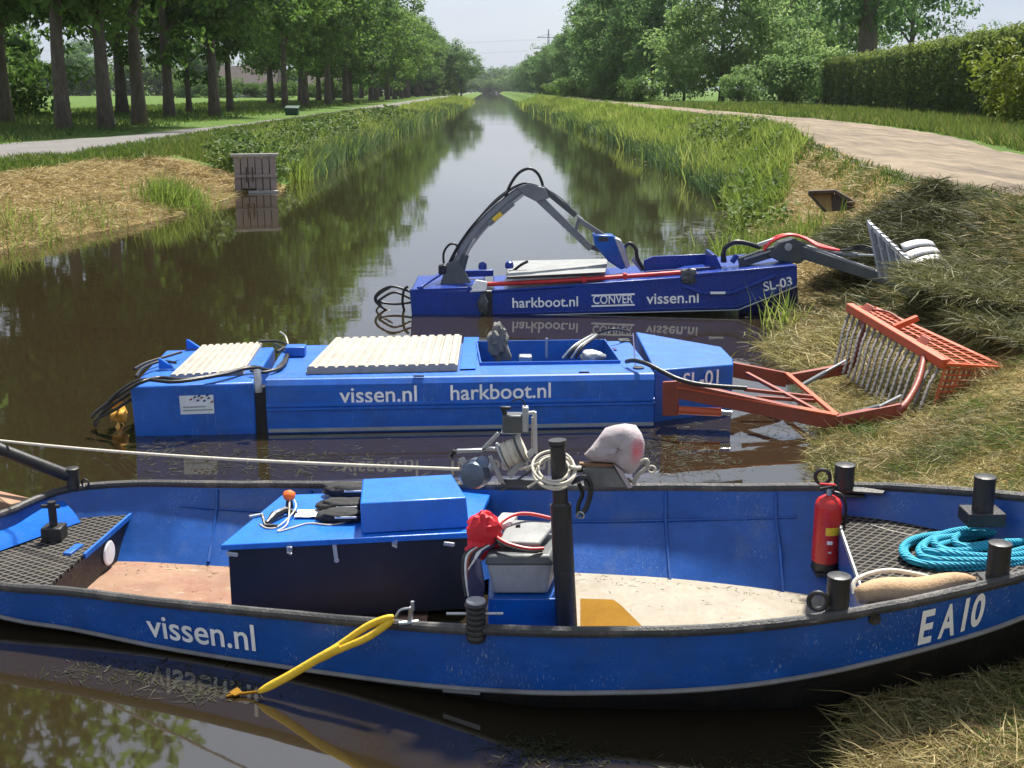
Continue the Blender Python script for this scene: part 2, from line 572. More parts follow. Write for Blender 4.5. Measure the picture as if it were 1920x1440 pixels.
# water
m, t, b, o = nt_new('water')
b.inputs['Base Color'].default_value = (0.022, 0.016, 0.0075, 1)
b.inputs['Roughness'].default_value = 0.028
b.inputs['IOR'].default_value = 2.5
geo = t.nodes.new('ShaderNodeNewGeometry')
mp1 = t.nodes.new('ShaderNodeMapping'); mp1.inputs['Scale'].default_value = (0.55, 1.0, 1)
t.links.new(geo.outputs['Position'], mp1.inputs['Vector'])
n1 = t.nodes.new('ShaderNodeTexNoise'); n1.inputs['Scale'].default_value = 1.6; n1.inputs['Detail'].default_value = 3
n2 = t.nodes.new('ShaderNodeTexNoise'); n2.inputs['Scale'].default_value = 9.0; n2.inputs['Detail'].default_value = 2
n3 = t.nodes.new('ShaderNodeTexNoise'); n3.inputs['Scale'].default_value = 0.09; n3.inputs['Detail'].default_value = 2
for n in (n1, n2, n3): t.links.new(mp1.outputs['Vector'], n.inputs['Vector'])
r3 = ramp(t, n3.outputs['Fac'], [(0.38, (0.15,) * 3), (0.62, (1,) * 3)])
ad = t.nodes.new('ShaderNodeMath'); ad.operation = 'MULTIPLY_ADD'; ad.inputs[1].default_value = 0.16
t.links.new(n2.outputs['Fac'], ad.inputs[0]); t.links.new(n1.outputs['Fac'], ad.inputs[2])
ml = t.nodes.new('ShaderNodeMath'); ml.operation = 'MULTIPLY'
t.links.new(ad.outputs[0], ml.inputs[0]); t.links.new(r3, ml.inputs[1])
bump(t, b, ml.outputs[0], 0.065, 0.045)

# ground: patches of mown straw, green turf and bare soil
m, t, b, o = nt_new('ground')
geo = t.nodes.new('ShaderNodeNewGeometry')


def gnoise(sc, det=6):
    n = t.nodes.new('ShaderNodeTexNoise')
    n.inputs['Scale'].default_value = sc; n.inputs['Detail'].default_value = det; n.inputs['Roughness'].default_value = 0.65
    t.links.new(geo.outputs['Position'], n.inputs['Vector'])
    return n.outputs['Fac']


turf = ramp(t, gnoise(1.7), [(0.30, (0.045, 0.085, 0.016)), (0.55, (0.085, 0.145, 0.028)), (0.75, (0.17, 0.20, 0.05))])
straw = ramp(t, gnoise(5.5), [(0.30, (0.10, 0.065, 0.028)), (0.50, (0.26, 0.185, 0.075)), (0.72, (0.40, 0.30, 0.13))])
at = t.nodes.new('ShaderNodeAttribute'); at.attribute_name = 'rnd'
ed = t.nodes.new('ShaderNodeMath'); ed.operation = 'MULTIPLY_ADD'
t.links.new(gnoise(0.9), ed.inputs[0]); ed.inputs[1].default_value = 0.8; ed.inputs[2].default_value = -0.4
ed2 = t.nodes.new('ShaderNodeMath'); ed2.operation = 'ADD'
t.links.new(ed.outputs[0], ed2.inputs[0]); t.links.new(at.outputs['Fac'], ed2.inputs[1])
g = ramp(t, ed2.outputs[0], [(0.4, (0, 0, 0)), (0.6, (1, 1, 1))])
t.links.new(mixc(t, g, turf, straw), b.inputs['Base Color'])
b.inputs['Roughness'].default_value = 0.9
b.inputs['Specular IOR Level'].default_value = 0.1
bump(t, b, gnoise(14), 0.9, 0.08)


def flat_ground(name, stops, sc, bs, stretch=(1, 1, 1)):
    m, t, b, o = nt_new(name)
    geo = t.nodes.new('ShaderNodeNewGeometry')
    mp = t.nodes.new('ShaderNodeMapping'); mp.inputs['Scale'].default_value = stretch
    t.links.new(geo.outputs['Position'], mp.inputs['Vector'])
    n = t.nodes.new('ShaderNodeTexNoise'); n.inputs['Scale'].default_value = sc; n.inputs['Detail'].default_value = 8
    n.inputs['Roughness'].default_value = 0.7
    t.links.new(mp.outputs['Vector'], n.inputs['Vector'])
    t.links.new(ramp(t, n.outputs['Fac'], stops), b.inputs['Base Color'])
    b.inputs['Roughness'].default_value = 0.9
    bump(t, b, n.outputs['Fac'], bs, 0.05)


flat_ground('asphalt', [(0.3, (0.095, 0.088, 0.083)), (0.7, (0.155, 0.145, 0.138))], 1.3, 0.3)
flat_ground('sand', [(0.36, (0.075, 0.053, 0.033)), (0.5, (0.15, 0.112, 0.070)), (0.64, (0.215, 0.163, 0.105))], 1.1, 0.8, (2.2, .28, 1))
flat_ground('bark', [(0.3, (0.06, 0.045, 0.034)), (0.7, (0.15, 0.12, 0.09))], 5, 0.8, (1, 1, .3))
flat_ground('heap_core', [(0.3, (0.035, 0.033, 0.016)), (0.7, (0.11, 0.10, 0.05))], 6, 1.0)
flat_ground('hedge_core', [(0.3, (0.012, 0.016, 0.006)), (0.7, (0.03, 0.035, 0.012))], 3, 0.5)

blades('leaf_oak', [(0.1, (0.016, 0.034, 0.008)), (0.45, (0.038, 0.072, 0.014)), (0.75, (0.075, 0.125, 0.022)), (1.0, (0.16, 0.20, 0.035))], 0.55, gain=2.1)
blades('leaf_ash', [(0.1, (0.018, 0.040, 0.014)), (0.45, (0.045, 0.085, 0.026)), (0.8, (0.085, 0.135, 0.040)), (1.0, (0.15, 0.19, 0.055))], 0.55, gain=2.2)
blades('leaf_willow', [(0.1, (0.040, 0.070, 0.024)), (0.5, (0.085, 0.135, 0.042)), (1.0, (0.17, 0.21, 0.07))], 0.55, gain=2.1)
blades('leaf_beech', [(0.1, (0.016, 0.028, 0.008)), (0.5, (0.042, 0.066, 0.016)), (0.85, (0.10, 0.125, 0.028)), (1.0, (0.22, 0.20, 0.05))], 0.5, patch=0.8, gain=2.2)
blades('leaf_lime', [(0.1, (0.09, 0.13, 0.016)), (0.6, (0.19, 0.24, 0.03)), (1.0, (0.30, 0.33, 0.06))], 0.4)
blades('reed', [(0.1, (0.085, 0.145, 0.024)), (0.5, (0.20, 0.28, 0.05)), (0.8, (0.31, 0.36, 0.09)), (1.0, (0.45, 0.40, 0.17))], 0.5)
blades('leaf_weed', [(0.1, (0.045, 0.085, 0.016)), (0.5, (0.10, 0.16, 0.032)), (0.85, (0.18, 0.23, 0.05)), (1.0, (0.30, 0.28, 0.09))], 0.4)
blades('reed_blue', [(0.1, (0.04, 0.075, 0.03)), (0.5, (0.09, 0.145, 0.06)), (1.0, (0.19, 0.235, 0.10))], 0.4)
blades('grass', [(0.1, (0.045, 0.09, 0.014)), (0.5, (0.095, 0.155, 0.026)), (0.85, (0.20, 0.22, 0.055)), (1.0, (0.33, 0.28, 0.11))], 0.4, patch=0.5)
blades('straw', [(0.05, (0.11, 0.08, 0.035)), (0.35, (0.30, 0.23, 0.10)), (0.7, (0.50, 0.41, 0.20)), (1.0, (0.68, 0.60, 0.38))], 0.25, patch=1.3)
blades('straw_green', [(0.05, (0.07, 0.065, 0.022)), (0.35, (0.20, 0.18, 0.06)), (0.65, (0.38, 0.33, 0.13)), (1.0, (0.56, 0.49, 0.25))], 0.25, patch=1.1)
blades('weed', [(0.05, (0.026, 0.027, 0.011)), (0.35, (0.075, 0.080, 0.030)), (0.7, (0.16, 0.16, 0.062)), (1.0, (0.36, 0.33, 0.15))], 0.25, patch=1.8, gain=.95)
blades('float_weed', [(0.05, (0.008, 0.010, 0.004)), (0.6, (0.022, 0.026, 0.009)), (0.88, (0.05, 0.055, 0.018)), (1.0, (0.28, 0.28, 0.12))], 0.2, patch=2)

# ------------------------------------------------------------------ canal, banks, roads
YL = np.array([-30, 8, 22.3, 24.8, 28.5, 33.3, 35.0, 35.5, 38.4, 51.8, 83.7, 163.7, 402.8, 1700.])
XL = np.array([-9.9, -9.7, -9.3, -8.7, -7.8, -7.65, -7.75, -6.65, -7.0, -7.5, -8.0, -8.9, -12.5, -36.])
YR = np.array([-30, 2.0, 3.6, 4.94, 6.5, 9.33, 12.34, 15.4, 20.8, 25.8, 33.6, 42, 67, 102, 172, 312, 1700.])
XR = np.array([0.9, 0.9, 1.2, 1.56, 1.95, 2.46, 3.15, 3.55, 4.37, 5.03, 6.0, 6.15, 6.0, 5.3, 3.9, 1.2, -23.])
xl = lambda y: np.interp(y, YL, XL)
xr = lambda y: np.interp(y, YR, XR)
axis = lambda xc, y: xc - 0.0174 * y            # straight lines along the canal
SLh = ([-4, 0, .4, 1, 2, 3.2, 4.2, 5, 2000], [-.7, 0, .14, .27, .52, .84, .98, 1.0, 1.0])
SRh = ([-4, 0, .5, 1, 1.8, 2.4, 2.8, 3.3, 2000], [-.7, 0, .10, .21, .52, .98, 1.28, 1.4, 1.4])


def ground_z(x, y):
    a, b = xl(y) - x, (x - xr(y)) * np.interp(y, [12, 18, 22, 30, 42, 60], [1, 1.22, 1.5, 1.5, 1.35, 1.0])
    z = np.where(a > b, np.interp(a, *SLh), np.interp(b, *SRh))
    return z + 0.03 * np.sin(x * 1.7 + y * .6) * np.sin(y * 1.1 - x * .4) * np.clip(np.maximum(a, b) * 2, 0, 1)


yrows = [-30, -15, -6]
y = -2.0
while y < 1700:
    yrows.append(y)
    y += max(0.22, 0.02 * abs(y))
yrows.append(1700.)
yrows = np.array(sorted(yrows + [34.9, 35.05, 35.2, 35.35, 35.5]))
scols = np.array([-4, -1.5, -.5, -.15, .05, .25, .5, .75, 1, 1.3, 1.6, 2, 2.4, 2.8, 3.2, 3.6, 4, 4.5, 5, 6, 7, 8, 10, 12, 15, 20, 28, 40, 70, 140, 300, 700, 1500.])
for side in (-1, 1):
    vs, at = [], []
    for yy in yrows:
        for s in scols:
            jig = 0.10 * math.sin(yy * 2.3) * math.sin(yy * .77 + 1) if abs(s) < 3 else 0
            x = (xl(yy) - s - jig) if side < 0 else (xr(yy) + s + jig)
            vs.append((x, yy, float(ground_z(np.array(x), np.array(yy)))))
            if side < 0:
                a = 1.0 if (s < 3.9 and yy < 37) else (0.42 if s < 5.2 and yy < 45 else 0.0)
            else:
                a = 1.0 if (s < 3.4 and yy < 34) else (0.55 if s < 5 and yy < 40 else (.3 if s < 12 else 0.05))
            at.append(a)
    n = len(scols)
    idx = []
    for i in range(len(yrows) - 1):
        for k in range(n - 1):
            q = (i * n + k, i * n + k + 1, (i + 1) * n + k + 1, (i + 1) * n + k)
            idx.extend(q if side > 0 else q[::-1])
    me = np_mesh('ground', np.array(vs), np.array(idx), np.full(len(idx) // 4, 4), 'ground', np.array(at))
    me.shade_smooth()
    tag(put('ground', me), kind='structure')

wb = MB()
wb.grid([[V((float(xl(a)) - 2.5, a, 0)), V((float(xr(a)) + 2.5, a, 0))] for a in (-30., 0., 10., 20., 40., 80., 160., 300., 800., 1700.)])
tag(wb.build('canal_water', 'water', smooth=0), kind='structure')


def ribbon(name, left, right, mat, dz=0.02, n=60):
    a, b = spline(left, n), spline(right, n)
    rows = []
    for p, q in zip(a, b):
        row = []
        for k in range(9):
            w = p.lerp(q, k / 8)
            edge = 0.0 if 0 < k < 8 else -0.06
            rut = 0.03 * math.sin(k * 1.9) * math.sin(w.y * .35)
            row.append(V((w.x, w.y, float(ground_z(np.array(w.x), np.array(w.y))) + dz + edge + rut * 0.5)))
        rows.append(row)
    mb = MB().grid(rows)
    return tag(mb.build(name, mat), kind='structure')


ribbon('road', [(-18.6, 8, 0), (-18.6, 30, 0), (-18.2, 44.5, 0), (-16.3, 53, 0), (-15.2, 70, 0), (-15.6, 106, 0), (-17.3, 200, 0), (-21.5, 440, 0), (-34, 1200, 0)],
       [(-13.2, 8, 0), (-13.0, 28, 0), (-12.0, 39, 0), (-11.6, 53, 0), (-11.4, 70, 0), (-11.9, 106, 0), (-13.6, 200, 0), (-17.8, 440, 0), (-30, 1200, 0)], 'asphalt', 0.035)
ribbon('dirt_track', [(7.0, 4, 0), (6.7, 10, 0), (6.6, 15.9, 0), (6.65, 20.7, 0), (7.05, 25.4, 0), (8.4, 36, 0), (10.7, 50, 0), (12.1, 66, 0), (10.6, 120, 0), (8.5, 240, 0)],
       [(10.6, 4, 0), (11.0, 15, 0), (11.7, 28.5, 0), (13.2, 36, 0), (14.2, 42, 0), (14.9, 50, 0), (15.2, 58, 0), (14.6, 70, 0), (12.9, 120, 0), (10.8, 240, 0)], 'sand', 0.07)

# ------------------------------------------------------------------ trees
def crown_mesh(name, mat, rx, rz, zc, ncl, per, leaf, seed, flat=0.5, spread=1.0, low=0):
    g = np.random.default_rng(seed)
    d = g.normal(size=(ncl, 3)); d /= np.linalg.norm(d, axis=1, keepdims=True)
    rad = (0.35 + 0.65 * g.random(ncl) ** 0.55)
    lump = 1 + 0.22 * np.sin(d[:, 0] * 3.1 + seed) * np.cos(d[:, 1] * 2.7 - seed) + 0.14 * np.sin(d[:, 2] * 5 + seed * 2)
    c = d * (rad * lump)[:, None] * np.array([[rx, rx, rz]])
    c[:, 2] = np.where(c[:, 2] < 0, c[:, 2] * flat, c[:, 2]) + zc
    cr = (0.7 + 0.8 * g.random(ncl)) * spread
    P, N = [], []
    for i in range(ncl):
        k = int(per * (0.6 + 0.8 * g.random()))
        q = g.normal(size=(k, 3)); q /= np.linalg.norm(q, axis=1, keepdims=True)
        rr = (0.45 + 0.55 * g.random((k, 1)))
        P.append(c[i] + q * rr * cr[i] * np.array([[1.15, 1.15, .75]]))
        nn = q * .7 + g.normal(size=(k, 3)) * .6 + np.array([[0, 0, .6]])
        N.append(nn / np.linalg.norm(nn, axis=1, keepdims=True))
    P, N = np.concatenate(P), np.concatenate(N)
    if low: P = P[P[:, 2] > low]; N = N[:len(P)]
    S = leaf * (0.6 + 0.8 * g.random(len(P)))
    cl = np.clip(g.normal(0.5, 0.22, len(P)), 0, 1)
    return leaf_mesh(name, P, N, S, mat, cl)


def trunk_mesh(name, h, r, limbs, seed, fork=0):
    g = random.Random(seed)
    mb = MB()
    lean = V((g.uniform(-.03, .03), g.uniform(-.03, .03), 0))
    pts, rr = [], []
    for k in range(9):
        f = k / 8
        pts.append(V((0, 0, -0.3)) + V((0, 0, h + .3)) * f + lean * h * f * f + V((g.uniform(-.06, .06), g.uniform(-.06, .06), 0)) * min(1, 3 * f))
        rr.append(r * (1.35 - .35 * min(1, f * 6)) * (1 - .62 * f))
    mb.tube(pts, rr, 10)
    for k in range(limbs):
        f = 0.38 + 0.5 * k / max(1, limbs)
        i = int(f * 8)
        p = pts[i]
        a = g.uniform(0, 6.28)
        L = h * g.uniform(.25, .42)
        e = V((math.cos(a), math.sin(a), g.uniform(.5, .9))).normalized()
        q = [p, p + e * L * .35 + V((0, 0, .2)), p + e * L * .7 + V((0, 0, .5)), p + e * L + V((0, 0, 1.0))]
        r0 = rr[i] * .55
        mb.tube(q, [r0, r0 * .7, r0 * .45, r0 * .2], 7)
    me = bpy.data.meshes.new(name)
    me.from_pydata(mb.v, [], mb.f)
    me.materials.append(M['bark'])
    me.shade_smooth()
    return me


OAK = [crown_mesh('oak_crown', 'leaf_oak', 6.6, 8.0, 12.0, 160, 78, .42, s, 1.02, 1.25) for s in (1, 2, 3, 4)]
ASH = [crown_mesh('ash_crown', 'leaf_ash', 6.4, 8.5, 10.5, 150, 78, .45, s, 1.0, 1.3) for s in (5, 6, 7)]
WIL = [crown_mesh('willow_crown', 'leaf_willow', 6.0, 6.2, 6.4, 150, 80, .40, s, 1.0, 1.2) for s in (8, 9)]
AIRY = [crown_mesh('airy_crown', 'leaf_ash', 6.0, 6.5, 9.0, 85, 50, .36, s, .8, 1.0) for s in (10, 11)]
BUSH = [crown_mesh('bush_crown', 'leaf_oak', 3.0, 2.2, 1.7, 60, 70, .30, s, .8, .8) for s in (12, 13)]
SHRUB = [crown_mesh('shrub_crown', 'leaf_willow', 2.8, 2.2, 1.9, 70, 80, .26, s, .8, .75) for s in (14,)]
TRK = [trunk_mesh('oak_trunk', 15, .46, 6, s) for s in (1, 2, 3)]
THIN = [trunk_mesh('thin_trunk', 12, .26, 5, s) for s in (4, 5)]
STEM = trunk_mesh('bush_stem', 2.6, .10, 4, 6)


ORD = 'first second third fourth fifth sixth seventh eighth ninth tenth eleventh twelfth'.split()


def tree(name, label, group, x, y, crown, trunk, s=1.0, zs=1.0, cat='tree', trunk_s=None, lift=0.0):
    z = float(ground_z(np.array(x), np.array(y)))
    e = thing(name, (x, y, z), label, cat, group)
    a = RND.uniform(0, 6.28)
    c = bpy.data.objects.new('crown', crown); COL.objects.link(c); c.parent = e
    c.rotation_euler = (0, 0, a); c.scale = (s, s, s * zs); c.location = (0, 0, lift)
    t_ = bpy.data.objects.new('trunk', trunk); COL.objects.link(t_); t_.parent = e
    ts = trunk_s or s
    t_.rotation_euler = (0, 0, RND.uniform(0, 6.28)); t_.scale = (ts, ts, s * zs)
    return e


row_a = [PZ(u, v, 1.0) for u, v in ((120, 245), (200, 243), (262, 235), (318, 220), (403, 218), (432, 210), (535, 205))]
for k, p in enumerate(row_a):
    tree('oak_tree', '%s tall oak of the roadside row, counted from the mown slope' % ORD[k], 'oaks in the row nearest the road',
         p.x, p.y, OAK[k % 4], TRK[k % 3], RND.uniform(.92, 1.05), 1.06, trunk_s=RND.uniform(.62, .8), lift=.9)
y = 134.0
k = 0
while y < 900:
    tree('oak_tree', 'tall oak far along the roadside row where the trunks close up', 'oaks in the row nearest the road',
         axis(-19.6 + RND.uniform(-.8, .8), y), y, OAK[k % 4], TRK[k % 3], RND.uniform(.9, 1.1), RND.uniform(.92, 1.06), trunk_s=.9)
    y += 13 + y * 0.022
    k += 1
row_b = [PZ(u, v, 1.0) for u, v in ((10, 232), (230, 215), (355, 212), (508, 196), (565, 193))]
for k, p in enumerate(row_b):
    tree('oak_tree', '%s oak of the row behind the roadside oaks, counted from the mown slope' % ORD[k], 'oaks of the second row', p.x, p.y, OAK[(k + 1) % 4], TRK[(k + 1) % 3] if k != 2 else THIN[0], RND.uniform(.85, 1.0), 1.0)
y = 200.0
while y < 700:
    tree('oak_tree', 'oak far along the row behind the roadside oaks', 'oaks of the second row', axis(-28 + RND.uniform(-1, 1), y), y, OAK[k % 4], TRK[k % 3], RND.uniform(.9, 1.05))
    y += 18 + y * 0.03
    k += 1
# one oak of the row stands before the view begins; it mirrors in the near water
tree('oak_tree', 'tall oak on the grass between the water and the asphalt road', None, -14.8, 26, OAK[2], TRK[1], .95)
# dark shrubs and field trees behind the avenue
for k, (x, y, s) in enumerate(((-38, 90, 1.4), (-34, 84, 1.1), (-44, 104, 1.5), (-52, 125, 1.6))):
    tree('bush', '%s dark leafy bush behind the avenue, counted from the road' % ORD[k], 'bushes behind the avenue', x, y, BUSH[k % 2], STEM, s, 1.15, 'bush')
for k, (x, y) in enumerate(((-49, 112), (-57, 136), (-66, 150))):
    tree('field_tree', '%s thin dark tree behind the avenue bushes, counted from the road' % ORD[k], 'thin trees behind the avenue', x, y, OAK[k], THIN[k % 2], .75)
for k in range(9):
    tree('bush', 'trimmed bush in the garden in front of the pale farmhouse', 'bushes before the farmhouse', -74 + k * 4.6, 287 + 4 * math.sin(k * 2.3), BUSH[k % 2], STEM, RND.uniform(.8, 1.25), 1.0, 'bush')
for k in range(22):
    tree('bush', 'rounded bush under the trees at the far edge of the field', 'bushes at the far edge of the field', -200 + k * 8.5, 385 + 8 * math.sin(k * 1.3), BUSH[k % 2], STEM, RND.uniform(1.6, 2.4), 1.2, 'bush')
for k in range(15):
    x = -190 + k * 12.5
    tree('field_tree', 'rounded tree at the far edge of the sunlit field', 'trees at the far edge of the field', x, 395 + 25 * math.sin(k * 2.1), ASH[k % 3], THIN[k % 2], RND.uniform(.8, 1.15), .9)

# right side: tall dark trees along the track
y = 168.0
k = 0
while y < 900:
    tree('ash_tree', 'tall dense tree in the wooded row along the sandy track', 'trees along the sandy track', axis(21 + RND.uniform(-1.5, 1.5), y), y, ASH[k % 3], THIN[k % 2], RND.uniform(.98, 1.2) * (1 if y < 250 else .74), 1.0, trunk_s=1.3)
    y += 13 + y * 0.028
    k += 1
y = 250.0
while y < 560:
    tree('ash_tree', 'tall dense tree filling the wood behind the track row', 'trees of the wood behind the track row', axis(36 + RND.uniform(-3, 5), y), y, ASH[(k + 1) % 3], THIN[k % 2], RND.uniform(.8, .95), 1.0)
    y += 22 + y * 0.03
    k += 1
tree('willow_tree', 'broad pale green rounded tree beside the tall dark trees', None, 23.6, 142, WIL[0], THIN[0], 1.22, 1.02)
tree('willow_tree', 'low pale green tree at the foot of the dark wood', None, 22.5, 165, WIL[1], THIN[1], .62, 1.0)
tree('willow_tree', 'grey green tree between the rounded tree and the hedge', None, 38.0, 178, WIL[1], THIN[1], 1.2, 1.1)
for k, (x, y, s) in enumerate(((28.5, 128, 1.25), (33.0, 136, 1.5), (22.8, 126, .75))):
    tree('willow_shrub', ['fluffy pale green shrub where the hedge ends', 'larger fluffy shrub tucked behind the hedge end', 'small shrub in the dry grass left of the hedge end'][k], None, x, y, SHRUB[0], STEM, s, 1.1, 'shrub')
BIG = trunk_mesh('big_trunk', 17, .95, 8, 21)
tree('old_oak', 'old oak with a massive dark trunk rising behind the hedge', None, 33.0, 118, AIRY[0], BIG, 1.55, 1.25, trunk_s=1.0)
for k, (x, y, s) in enumerate(((39, 150, 1.2), (44, 140, 1.3), (36, 165, 1.3), (46, 165, 1.2))):
    tree('airy_tree', '%s thin leaved tree behind the hedge, counted from the old oak' % ORD[k], 'thin leaved trees behind the hedge', x, y, AIRY[k % 2], THIN[k % 2], s, 1.1)
for k, (x, y, s) in enumerate(((58, 150, .62), (64, 160, .55), (60, 128, .85), (49, 140, .55))):
    tree('airy_tree', '%s small tree top clearing the clipped hedge, counted from the old oak' % ORD[k], 'small trees whose tops clear the hedge', x, y, AIRY[(k + 1) % 2], THIN[k % 2], s, 1.0)
for k in range(16):
    x = axis(14 + 1.5 * math.sin(k * 3.3), 150 + k * 14)
    tree('bush', 'low green bush along the verge of the sandy track', 'bushes on the track verge', axis(18 + 1.5 * math.sin(k * 3.3), 150 + k * 16), 150 + k * 16, (BUSH[k % 2]), STEM, RND.uniform(.7, 1.2), 1.0, 'bush')
y = 330.0
while y < 1000:
    tree('oak_tree', 'tall oak far along the roadside row where the trunks close up', 'oaks in the row nearest the road', axis(-21.5 + RND.uniform(-1, 1), y), y, OAK[k % 4], TRK[k % 3], RND.uniform(.8, .9), .92)
    tree('ash_tree', 'tall dense tree in the wooded row along the sandy track', 'trees along the sandy track', axis(17 + RND.uniform(-1.5, 1.5), y + 9), y + 9, ASH[k % 3], THIN[k % 2], RND.uniform(.68, .82), .9)
    y += 17 + y * .02
    k += 1
# trees that close the far end of the canal
for k in range(18):
    tree('far_tree', 'distant tree closing the far end of the canal', 'trees closing the far end of the canal', -66 + k * 5.5 + RND.uniform(-2, 2), 1010 + RND.uniform(0, 60), ASH[k % 3], THIN[0], 1.1)

for k in range(14):
    tree('bush', 'distant rounded bush at the far end of the canal', 'bushes at the far end of the canal', -62 + k * 6.6, 985 + RND.uniform(0, 15), BUSH[k % 2], STEM, RND.uniform(2.2, 3.0), 1.2, 'bush')

# clipped hedge
hedge = thing('hedge', (18.6, 46.5, 1.4), 'long clipped beech hedge beside the sandy track, yellowish on top', 'hedge')
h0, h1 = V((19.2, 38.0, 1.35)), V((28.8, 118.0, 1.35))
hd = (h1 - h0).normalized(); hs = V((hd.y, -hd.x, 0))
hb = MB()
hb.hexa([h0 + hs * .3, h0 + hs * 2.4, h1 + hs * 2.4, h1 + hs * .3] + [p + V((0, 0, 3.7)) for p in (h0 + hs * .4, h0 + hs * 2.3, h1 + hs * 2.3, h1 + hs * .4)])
hb.build('core', 'hedge_core', hedge, 0)  # dark inner box, added to block light through the leaves
n = 42000
g = np.random.default_rng(40)
t_ = g.random(n) ** 1.35 * (h1 - h0).length
zz = g.random(n) * 4.05
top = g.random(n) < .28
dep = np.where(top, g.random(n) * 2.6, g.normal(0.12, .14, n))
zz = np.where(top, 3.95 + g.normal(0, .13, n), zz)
und = .12 * np.sin(t_ * 1.3) + .10 * np.sin(t_ * 3.1 + zz * 2)
P = np.array(h0)[None] + np.outer(t_, np.array(hd)) + np.outer(dep + und, np.array(hs))
P[:, 2] += zz + .08 * np.sin(t_ * .9)
N = np.where(top[:, None], np.array([[0, 0, 1.0]]), -np.array(hs)[None]) + g.normal(size=(n, 3)) * .6
N /= np.linalg.norm(N, axis=1, keepdims=True)
m_ = 3000
k_ = np.arange(m_)                                   # the near end of the hedge is leafy too
P[k_] = np.array(h0)[None] + np.outer(g.normal(-.1, .12, m_), np.array(hd)) + np.outer(g.random(m_) * 2.7, np.array(hs)) + np.outer(g.random(m_) * 4.0, [0, 0, 1])
N[k_] = -np.array(hd)[None] + g.normal(size=(m_, 3)) * .5
N /= np.linalg.norm(N, axis=1, keepdims=True)
zz[k_] = 1.0
rn = np.clip(g.normal(.38, .2, n) + np.where(zz > 3.6, .75, 0), 0, 1)  # yellower top leaves: new growth, with sunlight also put into the colour
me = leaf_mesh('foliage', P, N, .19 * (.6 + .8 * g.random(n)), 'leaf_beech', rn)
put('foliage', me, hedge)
YEL = crown_mesh('lime_crown', 'leaf_lime', 1.25, 1.35, 1.5, 34, 60, .17, 31, .9, .5)
tree('lime_shrub', 'bright yellow green shrub standing in front of the clipped hedge', None, 17.9, 45.5, YEL, STEM, 1.0, 1.1, 'shrub', trunk_s=.7)
DRK = crown_mesh('dark_crown', 'leaf_beech', 1.2, 1.3, 1.2, 34, 60, .16, 32, .9, .5)
tree('bush', 'dark rounded bush beside the yellow green shrub at the hedge', None, 18.6, 41.5, DRK, STEM, 1.25, 1.0, 'bush', trunk_s=.7)

# ------------------------------------------------------------------ reeds, grass and straw
def scatter(n, s0, s1, y0, y1, side, p=1.6):
    f = NPR.random(n)
    yy = y0 * (y1 / y0) ** (f ** (1 / p) if p > 1 else f)
    s = s0 + (s1 - s0) * NPR.random(n)
    x = xl(yy) - s if side < 0 else xr(yy) + s
    return x, yy


def limit(x, y):
    k = (x - xr(y)) < np.interp(y, [26, 31, 37, 46, 62, 100], [.7, 1.2, 2.0, 3.0, 3.4, 3.4]) * (.75 + .35 * np.sin(y * .9 + 2 * np.sin(y * .23)))
    return x[k], y[k]


def upright(name, label, mat, x, y, h, w, tilt=.16, droop=.35, zoff=0.0):
    n = len(x)
    P = np.stack([x, y, np.maximum(ground_z(x, y), -.05) + zoff], 1)
    D = np.stack([NPR.normal(0, tilt, n), NPR.normal(0, tilt, n), np.ones(n)], 1)
    D /= np.linalg.norm(D, axis=1, keepdims=True)
    me = strand_mesh(name, P, D, h, w, mat, droop)
    return tag(put(name, me), label, None, None, 'stuff')


def clumpy(x, y, h, f=1.0):
    return h * (0.62 + 0.38 * np.sin(x * 1.1 * f + 2 * np.sin(y * .5 * f)) * np.sin(y * .63 * f + 1) + .35 * NPR.random(len(x)))


def reed_bed(label, side, n, y0, y1, smin, smax, hmin, hmax, mat='reed', lim=None, wmul=1.0, seed=0):
    g = np.random.default_rng(seed)
    nc = n // 26
    cy = y0 * (y1 / y0) ** g.random(nc)
    cs = smin + (smax - smin) * g.random(nc)
    if lim is not None:
        k = cs < lim(cy)
        cy, cs = cy[k], cs[k]
    nc = len(cy)
    slow = .5 + .5 * np.sin(cy * .21 + 1.7 * np.sin(cy * .047 + seed)) * np.cos(cs * 1.3 + cy * .09)
    ch = (hmin + (hmax - hmin) * (.55 * slow + .45 * g.random(nc))) * np.interp(cs, [0, 1.4, 2.4, 3.4], [1, .9, .6, .38])
    cc = np.clip(.25 + .4 * slow + g.normal(0, .22, nc), 0, 1)
    id_ = np.repeat(np.arange(nc), 26)
    m = len(id_)
    spread = .10 + cy[id_] * .0022
    yy = cy[id_] + g.normal(0, 1, m) * spread
    s = cs[id_] + g.normal(0, 1, m) * spread
    x = xl(yy) - s if side < 0 else xr(yy) + s
    P = np.stack([x, yy, np.maximum(ground_z(x, yy), -.05)], 1)
    D = np.stack([g.normal(0, .2, m), g.normal(0, .2, m), np.ones(m)], 1)
    D /= np.linalg.norm(D, axis=1, keepdims=True)
    me = strand_mesh('reed_bed', P, D, ch[id_] * (.55 + .6 * g.random(m)), wmul * (.014 + yy * .00055), mat, .45, None, np.clip(cc[id_] + g.normal(0, .12, m), 0, 1))
    tag(put('reed_bed', me), label, None, None, 'stuff')


